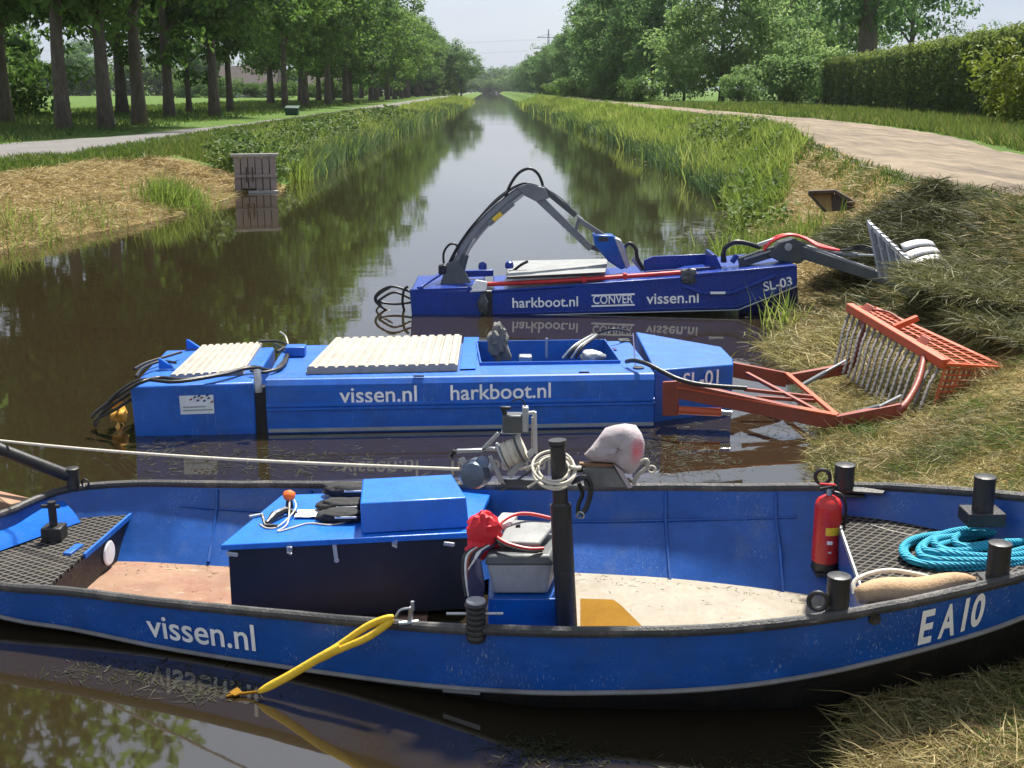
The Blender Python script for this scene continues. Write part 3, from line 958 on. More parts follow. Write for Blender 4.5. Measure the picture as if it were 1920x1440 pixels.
def leafy_weeds(label, side, n, y0, y1, smin, smax, h, mat, seed, lim=None):
    g = np.random.default_rng(seed)
    cy = y0 * (y1 / y0) ** g.random(n)
    cs = smin + (smax - smin) * g.random(n)
    if lim is not None:
        k = cs < lim(cy)
        cy, cs = cy[k], cs[k]
    n = len(cy)
    per = 40
    id_ = np.repeat(np.arange(n), per)
    m = len(id_)
    hh = h * (.4 + .8 * g.random(n))
    s = cs[id_] + g.normal(0, .22, m); yy = cy[id_] + g.normal(0, .25, m)
    x = xl(yy) - s if side < 0 else xr(yy) + s
    P = np.stack([x, yy, np.maximum(ground_z(x, yy), 0) + hh[id_] * g.random(m) ** .7], 1)
    N = g.normal(size=(m, 3)) * .6 + np.array([[0, -.25, .8]])
    N /= np.linalg.norm(N, axis=1, keepdims=True)
    cc = np.clip(g.normal(.5, .25, n)[id_] + g.normal(0, .12, m), 0, 1)
    me = leaf_mesh('bank_weeds', P, N, (.09 + yy * .0016) * (.5 + .8 * g.random(m)), mat, cc)
    tag(put('bank_weeds', me), label, None, None, 'stuff')


left_lim = lambda y: np.interp(y, [36, 41, 46, 54, 80], [.2, 1.2, 2.2, 3.3, 3.4])
right_lim = lambda y: np.interp(y, [26, 31, 37, 46, 62, 100], [.6, 1.2, 2.2, 3.3, 3.6, 3.6])
reed_bed('tall green reeds along the water below the asphalt road', -1, 26000, 39, 330, -.25, 3.3, .5, 1.6, 'reed', left_lim, 1, 3)
reed_bed('grey green reeds standing in the water below the asphalt road', -1, 7000, 40, 200, -.5, .4, .7, 1.35, 'reed_blue', None, 1, 4)
leafy_weeds('leafy weeds among the reeds around the old plank sluice', -1, 520, 36.3, 110, .3, 2.0, .95, 'leaf_weed', 5, None)
reed_bed('bright green reeds along the water beside the sandy track', 1, 28000, 30, 260, -.2, 3.6, .5, 1.6, 'reed', right_lim, 1, 6)
reed_bed('blue green reeds standing in the water beside the sandy track', 1, 6000, 33, 200, -.45, .5, .6, 1.3, 'reed_blue', None, 1, 7)
leafy_weeds('leafy weeds at the near end of the track-side reeds', 1, 350, 24, 60, -.2, 3.0, .6, 'leaf_weed', 8, lambda y: right_lim(y) * .8)
x, y = limit(*scatter(7000, -.3, 3.0, 26, 48, 1, 1.0))
upright('reed_bed', 'loose tall grass at the near end of the track-side reeds', 'reed', x, y, clumpy(x, y, .7), .012 + y * .0005, .3)
# a tuft on the mown slope
xx = -8.15 + NPR.normal(0, .35, 900); yy = 29.8 + NPR.normal(0, .5, 900)
upright('grass_tuft', 'green reed tuft left standing on the mown slope', 'reed', xx, yy, .35 + .55 * NPR.random(900), .022 + xx * 0, .3)
for cx, cy, n, h in ((3.35, 14.9, 60, .5), (4.6, 21.6, 700, .55), (-9.6, 23.4, 260, .45), (-9.0, 26, 220, .3)):
    xx = cx + NPR.normal(0, .16 if n < 100 else .5, n); yy = cy + NPR.normal(0, .16 if n < 100 else .7, n)
    upright('grass_tuft', {3.35: 'few green reed stalks by the bow of the indigo boat', 4.6: 'yellow green reed tuft at the shore behind the indigo boat', -9.6: 'weedy tuft at the foot of the mown slope', -9.0: 'short weedy tuft on the waterline of the mown slope'}[cx],
            'reed', xx, yy, h * (.5 + NPR.random(n)), .016 + xx * 0, .3)
# verge grass
x, y = scatter(11000, .6, 4.4, 34.5, 52, -1, 1.0)
keep = (y > 38.2) | ((xl(y) - x) > 3.4)
x, y = x[keep], y[keep]
upright('verge_grass', 'rough grass on the slope beside the plank sluice', 'grass', x, y, .12 + .3 * NPR.random(len(x)), .03 + y * 0, .4)
x, y = scatter(9000, 1.4, 5.2, 34, 66, 1, 1.0)
keep = x < np.interp(y, [25, 36, 50, 66], [7.2, 8.5, 10.8, 12.0])
x, y = x[keep], y[keep]
upright('verge_grass', 'rough grass between the reeds and the sandy track', 'grass', x, y, .10 + .28 * NPR.random(len(x)), .012 + y * .0005, .4)
x, y = scatter(16000, 3.9, 6.0, 24, 120, -1, 1.0)
upright('verge_grass', 'short green grass between the mown slope and the road', 'grass', x, y, .10 + .16 * NPR.random(len(x)), .012 + y * .0005, .4)
yy = 40 * (200 / 40) ** NPR.random(22000); xx = axis(-16.2, yy) - NPR.random(22000) ** .8 * 22
upright('verge_grass', 'grass under the avenue oaks', 'grass', xx, yy, .15 + .35 * NPR.random(22000), .012 + yy * .0006, .4)
x, y = scatter(30000, 1.6, 5.0, 11, 50, 1, 1.0)
keep = (x < np.interp(y, [10, 15.9, 20.7, 25.4, 36, 50], [6.7, 6.6, 6.65, 7.05, 8.4, 10.7]) + .1) & (x > np.interp(y, [10, 15.9, 20.7, 25.4, 36, 50], [6.7, 6.6, 6.65, 7.05, 8.4, 10.7]) - .8)
x, y = x[keep], y[keep]
upright('verge_grass', 'green grass along the near edge of the sandy track', 'grass', x, y, .05 + .14 * NPR.random(len(x)), .008 + y * .0005, .5)
yy = 24 * (125 / 24) ** NPR.random(26000); xx = np.interp(yy, [24, 28.5, 36, 42, 50, 58, 70, 120], [11.4, 11.9, 13.4, 14.4, 15.1, 15.4, 14.9, 13.2]) + NPR.random(26000) ** 1.1 * np.interp(yy, [24, 45, 70, 125], [7, 4.2, 8.5, 13])
upright('verge_grass', 'tall grass strip between the sandy track and the hedge', 'grass', xx, yy, .18 + .42 * NPR.random(26000), .012 + yy * .0006, .4)


def litter(name, label, mat, x, y, L, w, z0=0.01, flat=.35, droop=.6, surf=None):
    n = len(x)
    zf = surf(x, y) if surf else np.maximum(ground_z(x, y), 0)
    P = np.stack([x, y, zf + z0 + .05 * NPR.random(n)], 1)
    a = NPR.random(n) * 6.283
    D = np.stack([np.cos(a), np.sin(a), NPR.normal(.12, flat, n)], 1)
    D /= np.linalg.norm(D, axis=1, keepdims=True)
    me = strand_mesh(name, P, D, L, w, mat, droop)
    return tag(put(name, me), label, None, None, 'stuff')


# mown straw on the left slope
x, y = scatter(26000, -.05, 3.9, 20.5, 36.5, -1, 1.0)
litter('mown_straw', 'dry mown straw covering the slope below the road', 'straw', x, y, .14 + .25 * NPR.random(len(x)), .014 + x * 0, .01, .3)
# cut straw on the right shore
x, y = scatter(75000, -.10, 2.6, 3.2, 12.5, 1, 1.0)
L = .05 + .17 * NPR.random(len(x))
litter('cut_straw', 'pale cut straw and reed stems on the shore under the bows', 'straw_green', x, y, L, .0035 + .003 * NPR.random(len(x)), .0, .3)
x, y = scatter(45000, 0.0, 2.2, 3.6, 7.2, 1, 1.0)
litter('cut_straw', 'dry straw on the shore under the work boat bow', 'straw', x, y, .04 + .15 * NPR.random(len(x)), .0022 + .002 * NPR.random(len(x)), .01, .35)
TRK_X = lambda y: np.interp(y, [4, 10, 15.9, 20.7, 25.4, 36, 50, 66], [7.0, 6.7, 6.6, 6.65, 7.05, 8.4, 10.7, 12.1])
x, y = scatter(40000, -.05, 4.3, 12, 36, 1, 1.0)
keep = x < TRK_X(y) - .25 + .3 * np.sin(y * 1.7)
x, y = x[keep], y[keep]
litter('cut_straw', 'mown straw on the bank between the water and the track', 'straw', x, y, .10 + .24 * NPR.random(len(x)), .008 + y * .0003, .01, .3)


def patches(n, nc, s0, s1, y0, y1, spread, seed):
    g = np.random.default_rng(seed)
    cy = y0 * (y1 / y0) ** g.random(nc); cs = s0 + (s1 - s0) * g.random(nc)
    k = g.integers(0, nc, n)
    yy = cy[k] + g.normal(0, spread, n); ss = np.maximum(.0, cs[k] + g.normal(0, spread, n))
    return xr(yy) + ss, yy


x, y = patches(20000, 70, .1, 2.6, 3.6, 14, .16, 61)
litter('cut_weed', 'wet dark weed lying in patches on the straw shore', 'weed', x, y, .06 + .18 * NPR.random(len(x)), .003 + .004 * NPR.random(len(x)), .02, .3)
x, y = patches(12000, 60, .0, 2.4, 3.6, 15, .13, 62)
litter('cut_grass', 'fresh green cut grass lying in patches on the straw shore', 'grass', x, y, .05 + .16 * NPR.random(len(x)), .003 + .004 * NPR.random(len(x)), .03, .4)
x, y = patches(12000, 80, .0, 2.4, 3.6, 15, .12, 63)
litter('cut_straw', 'bleached straw in pale patches on the shore', 'straw', x, y, .08 + .20 * NPR.random(len(x)), .003 + .003 * NPR.random(len(x)), .04, .4)
x, y = patches(9000, 50, .3, 4.2, 14, 34, .3, 64)
keep = x < TRK_X(y) - .1
x, y = x[keep], y[keep]
litter('cut_grass', 'green regrowth in patches on the mown bank', 'grass', x, y, .08 + .16 * NPR.random(len(x)), .008 + y * .0003, .03, .6)


# heaps of dredged weed
def heap(cx, cy, rx, ry, top, n, seed, label, mat='weed', rot=0.0):
    z0 = float(ground_z(np.array(cx), np.array(cy)))
    e = thing('weed_heap', (cx, cy, z0), label, 'weed heap', None)
    cr, sr = math.cos(rot), math.sin(rot)

    def surf(x, y):
        u = ((x - cx) * cr + (y - cy) * sr) / rx
        v = (-(x - cx) * sr + (y - cy) * cr) / ry
        q = np.clip(1 - np.sqrt(u * u + v * v), 0, 1)
        q = q ** .8 * (1 + .18 * np.sin(u * 5 + seed) * np.cos(v * 4 - seed) + .12 * np.sin(u * 11 + v * 9))
        return np.maximum(np.maximum(ground_z(x, y), 0) - .05, z0 - .35 + (top - z0 + .35) * q)
    mb = MB()
    rows = []
    for i in range(15):
        row = []
        for k in range(32):
            a = k / 32 * 6.2832
            u, v = rx * i / 14 * math.cos(a), ry * i / 14 * math.sin(a)
            X, Y = cx + u * cr - v * sr, cy + u * sr + v * cr
            row.append(V((X, Y, float(surf(np.array(X), np.array(Y))) - .02)))
        rows.append(row)
    mb.grid(rows, True)
    mb.build('core', 'heap_core', e, 60)
    a = NPR.random(n) * 6.2832; r = np.sqrt(NPR.random(n)) * 1.02
    u, v = rx * r * np.cos(a), ry * r * np.sin(a)
    x, y = cx + u * cr - v * sr, cy + u * sr + v * cr
    P = np.stack([x, y, surf(x, y) + .01 + .04 * NPR.random(n)], 1)
    th = NPR.random(n) * 6.283
    D = np.stack([np.cos(th), np.sin(th), NPR.normal(.1, .4, n)], 1)
    D /= np.linalg.norm(D, axis=1, keepdims=True)
    me = strand_mesh('strands', P, D, .10 + .28 * NPR.random(n), .006 + .009 * NPR.random(n), mat, .8)
    o = put('strands', me, e)
    o.location = -V(WLOC[e.name])
    tag(o, kind='stuff')
    return surf


heap(5.8, 16.9, 1.55, 1.7, 1.46, 26000, 1, 'large dark heap of dredged weed behind the grey grab', 'weed', .3)
heap(5.75, 13.1, 1.45, 1.7, .88, 22000, 2, 'broad weed heap between the large heap and the orange rake', 'weed', .2)
heap(5.35, 11.5, .95, 1.6, .62, 16000, 3, 'weed heap beyond the mesh side of the orange rake', 'weed', 0)
heap(3.75, 13.3, .9, 1.4, .22, 9000, 4, 'flat yellowish weed heap beside the bow of the indigo boat', 'straw_green', 0)
x, y = 5.2 + NPR.normal(0, .7, 16000), 14.9 + NPR.normal(0, 1.0, 16000)
litter('cut_weed', 'loose dark weed strewn around the grey grab', 'weed', x, y, .12 + .26 * NPR.random(len(x)), .008 + .008 * NPR.random(len(x)), .01, .35)

# floating weed on the water
def floating(label, pts, n, Ls=.12):
    X, Y = [], []
    for (u, v, du, dv, w) in pts:
        k = int(n * w)
        for _ in range(k):
            p = PZ(u + RND.gauss(0, du), v + RND.gauss(0, dv), 0.0)
            X.append(p.x); Y.append(p.y)
    X, Y = np.array(X), np.array(Y)
    n = len(X)
    P = np.stack([X, Y, .004 + .004 * NPR.random(n)], 1)
    a = NPR.random(n) * 6.283
    D = np.stack([np.cos(a), np.sin(a), NPR.normal(0, .04, n)], 1)
    D /= np.linalg.norm(D, axis=1, keepdims=True)
    up = np.tile(np.array([[0, 0, 1.0]]), (n, 1)); 
    sd = np.cross(D, up + NPR.normal(0, .25, (n, 3)))
    L = Ls * (.25 + 1.3 * NPR.random(n) ** 2)
    me = strand_mesh('floating_weed', P, D, L, (.002 + .005 * NPR.random(n)) * (4 if Ls > .3 else 1), 'float_weed', .12, sd)
    tag(put('floating_weed', me), label, None, None, 'stuff')


floating('floating weed between the two blue harvester hulls and the work boat', [(560, 865, 130, 18, .6), (330, 850, 60, 25, .4), (1280, 850, 60, 35, .8), (1500, 790, 50, 25, .5)], 900)
floating('loose weed drifting beside the near side of the work boat', [(230, 1262, 70, 14, .5), (390, 1290, 60, 14, .5)], 420, .08)
floating('tangle of weed under the bow of the work boat', [(1000, 1402, 45, 14, .5), (1080, 1420, 60, 14, .4), (1400, 1435, 100, 14, .4), (1560, 1420, 40, 20, .6)], 420, .08)
floating('thin mats of weed along the far reeds', [(700, 205, 40, 3, .3), (1050, 208, 60, 4, .4), (1330, 440, 40, 14, .5)], 500, .5)

# ------------------------------------------------------------------ the work boat
def ring(c, axis, R, r, n=24, m=8):
    d, s, u = frame_of(V(axis))
    return [V(c) + (s * math.cos(6.28319 * k / n) + u * math.sin(6.28319 * k / n)) * R for k in range(n)]


def text_mesh(body, spacing=1.0, weight=0.012):
    cu = bpy.data.curves.new('txt', 'FONT')
    cu.body = body
    cu.size = 1.0
    cu.space_character = spacing
    cu.resolution_u = 4
    cu.offset = weight
    o = bpy.data.objects.new('txt', cu)
    COL.objects.link(o)
    dg = bpy.context.evaluated_depsgraph_get()
    me = bpy.data.meshes.new_from_object(o.evaluated_get(dg))
    bpy.data.objects.remove(o)
    vs = [V(v.co) for v in me.vertices]
    fs = [list(p.vertices) for p in me.polygons]
    bpy.data.meshes.remove(me)
    x0 = min(v.x for v in vs); x1 = max(v.x for v in vs)
    y0 = 0.0
    return [V(((v.x - x0) / (x1 - x0), (v.y - y0) / (x1 - x0), 0)) for v in vs], fs


def lettering(body, p0, p1, up, parent, mat='white_paint', off=None, bold=0.0, aspect=1.0, spacing=1.0):
    vs, fs = text_mesh(body, spacing)
    p0, p1 = V(p0), V(p1)
    ex = p1 - p0
    L = ex.length
    upn = (V(up) - ex.normalized() * V(up).dot(ex.normalized())).normalized()
    mb = MB()
    mb.add([p0 + ex * v.x + upn * (v.y * L * aspect) + (off or V((0, 0, 0))) for v in vs], fs)
    return mb.build('lettering', mat, parent, 0)


boat = thing('work_boat', (0.0, 6.0, 0.0), 'blue steel work boat with black rails lying nearest, bow on the straw shore', 'boat')
NS = 61
gn = spline([(-3.70, 6.80, .30), (-3.58, 6.57, .285), (-3.265, 6.346, .27), (-2.734, 6.117, .268), (-2.346, 6.018, .282), (-1.851, 5.856, .292), (-1.453, 5.722, .312), (-.842, 5.496, .357),
             (-.381, 5.304, .405), (.096, 5.119, .47), (.432, 5.095, .479), (.761, 5.062, .499), (1.072, 5.045, .527), (1.389, 5.050, .566), (1.628, 5.067, .603),
             (1.869, 5.087, .645), (2.111, 5.111, .693), (2.286, 5.141, .731), (2.60, 5.225, .80), (2.86, 5.34, .86), (3.02, 5.50, .90)], NS)
gf = spline([(-3.70, 6.80, .30), (-3.525, 6.82, .33), (-3.208, 6.845, .361), (-3.023, 6.946, .387), (-2.929, 7.143, .396), (-2.784, 7.343, .404), (-2.404, 7.43, .41), (-1.982, 7.401, .416), (-1.544, 7.355, .428),
             (-.837, 7.228, .465), (-.03, 7.009, .532), (.5, 6.91, .558), (.904, 6.832, .586), (1.35, 6.69, .63), (1.70, 6.545, .68), (1.98, 6.39, .735), (2.17, 6.25, .77), (2.42, 6.02, .82), (2.60, 5.86, .85), (2.86, 5.66, .88), (3.02, 5.50, .90)], NS)


def by_x(line, x):
    for a, b in zip(line, line[1:]):
        if a.x <= x <= b.x:
            return a.lerp(b, (x - a.x) / max(1e-6, b.x - a.x))
    return line[-1] if x > line[-1].x else line[0]


def side_rows(g, other, near):
    rows_up, rows_lo, kn = [], [], []
    for i, p in enumerate(g):
        q = by_x(other, p.x)
        w = abs(q.y - p.y)
        s = 1 if near else -1
        ins = min(.05, w * .1) * s
        dep = max(.17, (.32 if near else .25) - .016 * p.x * p.x)
        if i > NS - 6: dep *= .85
        k = V((p.x, p.y + ins, p.z - dep))
        tp = min(1.0, max(0.0, (3.02 - p.x) / .9)) * min(1.0, max(0.0, (p.x + 3.70) / .7))
        c = V((p.x - (.25 * (1 - tp) if p.x > 0 else -.1 * (1 - tp)), k.y + min(.23, w * .22) * s, min(k.z - .12, k.z * .45 - .16) + (.06 * (1 - tp))))
        b = V((c.x, (p.y + q.y) / 2 if w < .5 else c.y + min(.22, w * .2) * s, c.z - .08))
        rows_up.append([p, k])
        rows_lo.append([k, c, b, V((c.x, (p.y + q.y) / 2, b.z - .03))])
        kn.append(k)
    return rows_up, rows_lo, kn


for near, g, oth in ((True, gn, gf), (False, gf, gn)):
    ru, rl, kn = side_rows(g, oth, near)
    flip = lambda rows: [r[::-1] for r in rows] if not near else rows
    MB().grid(flip(ru)).build('side_plate', 'blue_hull', boat, 60)
    MB().grid(flip(rl)).build('bottom_plate', 'hull_black', boat, 60)
    s = 1 if near else -1
    inn = [[V((a[0].x, a[0].y + .016 * s, a[0].z)), V((b[0].x, b[0].y + .016 * s, b[0].z + (.03 if near else .06))), V((b[0].x, b[0].y + .31 * s, min(b[0].z - .10, .125 if b[0].x > -.1 else .02)))] for a, b in zip(ru, rl)]
    MB().grid(flip(inn)).build('inner_plate', 'inner_blue', boat, 25)
    MB().tube([p + V((0, 0, .004 + .003 * noise.noise(p * 7))) for p in g], .026, 10).build('gunwale_rail', 'rail_black', boat)
    MB().tube([k + V((0, -.008 * s, 0)) for k in kn], .012, 8).build('rubbing_strake', 'strake', boat)
    if near: KN = kn
    else: KF = kn


def near_plate(x, f):       # f = 0 at the strake, 1 at the rail
    a, b = by_x(KN, x), by_x(gn, x)
    return a.lerp(b, f) + V((0, -.006, 0))


def hull_text(body, x0, x1, f0, fh, f1=None, spacing=1.0):
    vs, fs = text_mesh(body, spacing, .03 if body[0] in 'EA1' else .012)
    top = max(v.y for v in vs)
    f1 = f0 if f1 is None else f1
    mb = MB()
    mb.add([near_plate(x0 + (x1 - x0) * v.x, f0 + (f1 - f0) * v.x + fh * v.y / top) for v in vs], fs)
    mb.build('lettering', 'white_paint', boat, 0)


hull_text('vissen.nl', -1.895, -1.29, .22, .52, .24)
hull_text('E', 1.835, 1.895, .14, .66)
hull_text('A', 1.925, 2.0, .16, .66)
hull_text('10', 2.03, 2.125, .18, .68, .22)

# rib frames along the far inner side
for u in (368, 560, 1245, 1435):
    x = PY(u, 950, 6.85).x
    p, k = by_x(gf, x), by_x(KF, x)
    MB().tube([p + V((0, -.03, -.02)), k + V((0, -.02, .065)), V((x, k.y - .16, k.z - .08)), V((x, k.y - .30, .14 if x > 0 else .04))], .011, 6).build('rib', 'inner_blue', boat)
MB().tube([by_x(KF, x) + V((0, -.022, .062)) for x in np.linspace(-2.1, 1.6, 24)], .006, 6).build('stringer', 'inner_blue', boat)

# floors
def floor_poly(x0, x1, z, n=14, ins=.20):
    zz = z if callable(z) else (lambda x: z)
    a = [V((x, by_x(gn, x).y + ins, zz(x))) for x in np.linspace(x0, x1, n)]
    b = [V((x, by_x(gf, x).y - ins + .02, zz(x))) for x in np.linspace(x1, x0, n)]
    return a + b


MB().prism(floor_poly(-2.47, -.12, lambda x: .03 - (x + 2.47) * .015, 18, .17), (0, 0, -.03)).build('plywood_floor', 'plywood', boat, 0)
MB().prism(floor_poly(-.10, 1.74, lambda x: .145 + x * .012, 24, .22), (0, 0, -.03)).build('floor_plate', 'white_floor', boat, 0)

# aft deck with its bulkhead
dz_ = .235
da = [V((-2.52, 6.10, dz_)), V((-2.40, 7.39, dz_ + .015))]
MB().prism([V((-3.40, 6.60, dz_)), V((-3.10, 6.36, dz_)), V((-2.766, 6.17, dz_)), da[0], da[1], V((-2.74, 7.29, dz_ + .01)), V((-2.88, 7.10, dz_ + .01)), V((-2.98, 6.92, dz_)), V((-3.18, 6.80, dz_))], (0, 0, -.02)).build('aft_deck', 'deck_mat', boat, 0)
MB().hexa([da[0] + V((-.025, .10, -.25)), da[0] + V((0, .10, -.25)), da[1] + V((0, -.08, -.25)), da[1] + V((-.025, -.08, -.25)), da[0] + V((-.025, 0, -.022)), da[0] + V((0, 0, -.022)), da[1] + V((0, 0, -.022)), da[1] + V((-.025, 0, -.022))]).build('aft_bulkhead', 'hull_black', boat, 0)
MB().bar(da[0].lerp(da[1], .42) + V((.006, 0, -.006)), da[1] + V((.006, -.02, -.006)), .016, .03).build('deck_edge', 'blue_deck', boat)
MB().lathe(da[0].lerp(da[1], .67) + V((.001, 0, -.115)), [(.074, 0), (.077, .006), (.069, .014), (.0, .016)], V((1, -.09, 0)), 28).build('inspection_hatch', 'white_paint', boat)
# blue toe plate at the stern and the bitt on the aft deck
MB().hexa([V((-3.36, 6.68, .24)), V((-3.06, 6.57, .24)), V((-2.66, 7.17, .25)), V((-2.78, 7.24, .25)), V((-3.36, 6.69, .31)), V((-3.10, 6.62, .28)), V((-2.72, 7.20, .32)), V((-2.80, 7.27, .36))]).build('stern_plate', 'blue_matt', boat, bevel=.004)
pb = PZ(103, 1012, dz_)
q = MB().box(pb + V((0, 0, .045)), (.12, .12, .09))
q.build('bitt_base', 'black_iron', boat, bevel=.008)
q = MB().tube([pb + V((0, 0, .09)), pb + V((0, 0, .24))], .024, 12)
q.tube([pb + V((-.06, 0, .21)), pb + V((.045, 0, .21))], .013, 8)
q.build('bitt_post', 'black_iron', boat)
MB().bar(PZ(125, 1040, dz_ + .01), PZ(150, 1022, dz_ + .01), .05, .02).build('bracket', 'blue_deck', boat, bevel=.004)
MB().bar(PZ(137, 1040, dz_), PZ(132, 1062, dz_ - .10), .02, .012).build('bracket', 'blue_deck', boat)

# fore deck
dfn, dff = V((1.61, 5.12, .565)), V((1.80, 6.47, .565))
xs = np.linspace(1.66, 2.85, 10)
poly = [dfn] + [V((x, by_x(gn, x).y + .035, .565 + .07 * (x - 1.7))) for x in xs[1:]] + [V((x, by_x(gf, x).y - .04, .565 + .07 * (x - 1.7))) for x in xs[::-1][:-3]] + [dff]
MB().prism(poly, (0, 0, -.02)).build('fore_deck', 'deck_mat', boat, 0)
MB().hexa([dfn + V((-.01, .16, -.39)), dfn + V((.012, .16, -.39)), dff + V((.012, -.12, -.39)), dff + V((-.01, -.12, -.39)),
           dfn + V((-.01, 0, -.022)), dfn + V((.012, 0, -.022)), dff + V((.012, 0, -.022)), dff + V((-.01, 0, -.022))]).build('fore_bulkhead', 'inner_blue', boat, 0)
MB().bar(dfn + V((-.006, 0, 0)), dff + V((-.006, 0, 0)), .010, .028).build('deck_edge', 'galv', boat)


# bollards
def bollard(base, h, r, axis=V((0, 0, 1)), plate=True, ps=.19):
    b = MB().lathe(base, [(r * 1.02, 0), (r, .01), (r, h - .012), (r * 1.04, h - .01), (r * 1.04, h - .002), (r * .97, h)], axis, 28).build('bollard', 'black_iron', boat)
    if plate:
        MB().box(V(base) + V((0, 0, -.006)), (ps, ps * .8, .014)).build('base_plate', 'black_iron', b, bevel=.003)
    return b


bollard(by_x(gf, 1.83) + V((0, -.03, -.01)), .155, .054, ps=.2)
MB().hexa([V((1.75, 6.42, .70)), V((2.0, 6.30, .72)), V((2.06, 6.38, .74)), V((1.80, 6.53, .71)), V((1.75, 6.42, .712)), V((2.0, 6.30, .732)), V((2.06, 6.38, .752)), V((1.80, 6.53, .722))]).build('shelf_plate', 'black_iron', boat)
bB = PZ(1842, 955, .80)
MB().box(bB + V((0, 0, -.035)), (.19, .15, .07)).build('bollard_box', 'black_iron', boat, bevel=.006)
bollard(bB, .175, .052, plate=False)
bollard(by_x(gn, 1.455) + V((0, .05, .0)), .175, .051, ps=.15)
bollard(by_x(gn, 2.19) + V((0, .06, .0)), .165, .050, ps=.15)
# mooring eyes
for c in (by_x(gf, 1.70) + V((.02, -.06, .085)), by_x(gn, 1.36) + V((0, .03, .075))):
    MB().tube(ring(c, (.2, 1, 0), .040, .010), .011, 8, closed=True).build('mooring_eye', 'black_iron', boat)
MB().lathe(near_plate(1.615, .84) + V((0, .004, 0)), [(.028, 0), (.026, .012), (.012, .012), (.0, .004)], V((0, -1, 0)), 20).build('drain_pipe', 'black_iron', boat)
MB().hexa([near_plate(-.33, -.12) + V((0, .012, 0)), near_plate(-.15, -.12) + V((0, .012, 0)), near_plate(-.15, -.12) + V((0, .03, 0)), near_plate(-.33, -.12) + V((0, .03, 0)),
           near_plate(-.33, -.06) + V((0, .006, 0)), near_plate(-.15, -.06) + V((0, .006, 0)), near_plate(-.15, -.06) + V((0, .02, 0)), near_plate(-.33, -.06) + V((0, .02, 0))]).build('anode', 'galv', boat)
# ribbed fairlead bollard amidships with its cross pin
pc = by_x(gn, -.165)
prof = [(.040, -.05)]
for k in range(6):
    z = -.04 + k * .026
    prof += [(.044, z), (.047, z + .008), (.047, z + .014), (.043, z + .022)]
prof += [(.045, .115), (.052, .125), (.053, .132), (.046, .142)]
bo = MB().lathe(pc + V((0, -.004, 0)), prof, V((0, 0, 1)), 26).build('bollard', 'black_iron', boat)
MB().tube([pc + V((-.135, 0, .082)), pc + V((.125, 0, .082))], .007, 8).build('cross_pin', 'steel', bo)
MB().lathe(pc + V((0, -.004, .143)), [(.046, 0), (.044, .008), (.0, .009)], V((0, 0, 1)), 24).build('cap', 'galv', bo)

# mast post
mb_, mt_ = V((.275, 5.38, .12)), PY(1045, 828, 5.42)
mast = MB().tube([mb_, mb_.lerp(mt_, .74)], .050, 20)
mast.tube([mb_.lerp(mt_, .735), mb_.lerp(mt_, .75), mb_.lerp(mt_, .985)], [.050, .036, .036], 20)
mast = mast.build('mast', 'black_iron', boat)
d_ = (mt_ - mb_).normalized()
MB().tube([mt_ - d_ * .012, mt_ + d_ * .008], .042, 20).build('collar', 'black_iron', mast)
# ochre gusset plate at the mast foot
gp = [PZ(1088, 1180, .33), PZ(1210, 1180, .33), PZ(1165, 1135, .37), PZ(1150, 1124, .38), PZ(1088, 1122, .38)]
MB().prism(gp, (0, 0, -.015)).build('gusset_plate', 'ochre', boat, 0)
# loose rod beside the floor
MB().tube([PZ(1088, 1045, .175), PZ(1192, 1045, .175)], .008, 8).build('floor_rod', 'red_oxide', boat)
# blue battery stand at the mast
st = [PY(912, 1118, 5.5), PY(1052, 1118, 5.5)]
x0, x1 = PY(915, 1150, 5.45).x, PY(1048, 1150, 5.45).x
MB().hexa([V((x0, 5.42, .13)), V((x1, 5.42, .13)), V((x1, 5.80, .13)), V((x0, 5.80, .13)), V((x0, 5.42, .50)), V((x1, 5.42, .50)), V((x1, 5.80, .50)), V((x0, 5.80, .50))]).build('battery_stand', 'blue_hull', boat, bevel=.006)

# ------------------------------------------------------------------ chest on the work boat
zl = .49
c0, c1, c2, c3 = PZ(413, 1022, zl), PZ(886, 998, zl), PZ(926, 912, zl), PZ(528, 928, zl)
chest = thing('storage_chest', ((c0.x + c2.x) / 2, (c0.y + c2.y) / 2, .03), 'wide dark chest with a blue lid in the middle of the work boat', 'chest')
ctr = (c0 + c1 + c2 + c3) / 4
ins = lambda p, k: ctr + (p - ctr) * k
low = [V((p.x, p.y, .03)) for p in (ins(c0, .955), ins(c1, .955), ins(c2, .955), ins(c3, .955))]
MB().hexa(low + [V((p.x, p.y, zl - .035)) for p in low]).build('body', 'chest_shade', chest, bevel=.006)
MB().hexa([p - V((0, 0, .034)) for p in (c0, c1, c2, c3)] + [c0, c1, c2, c3]).build('lid', 'blue_bright', chest, bevel=.006)
# raised blue box on the lid
e1 = (c1 - c0).normalized(); e2 = V((-e1.y, e1.x, 0))
r0 = PZ(679, 1004, zl) + e2 * .015
r1 = PZ(880, 992, zl) + e2 * .015
r3, r2 = r0 + e2 * .46 + e1 * .0, r1 + e2 * .46
hz = V((0, 0, .17))
MB().hexa([r0 + V((0, 0, .002)), r1 + V((0, 0, .002)), r2 + V((0, 0, .002)), r3 + V((0, 0, .002)), r0 + hz + e2 * .03 + e1 * -.005, r1 + hz + e2 * .03 + e1 * -.01, r2 + hz - e1 * .05, r3 + hz + e1 * .02]).build('raised_box', 'blue_bright', chest, bevel=.008)
for u, v in ((543, 1030), (740, 1017)):
    p = PZ(u, v, zl - .04) + V((0, -.005, 0))
    h_ = MB().box(p, (.03, .012, .035))
    h_.tube([p + V((-.012, -.01, -.01)), p + V((.014, -.012, -.022))], .008, 8)
    h_.build('catch', 'steel', chest, bevel=.002)
p = PZ(626, 1012, zl - .01) + V((0, -.006, 0))
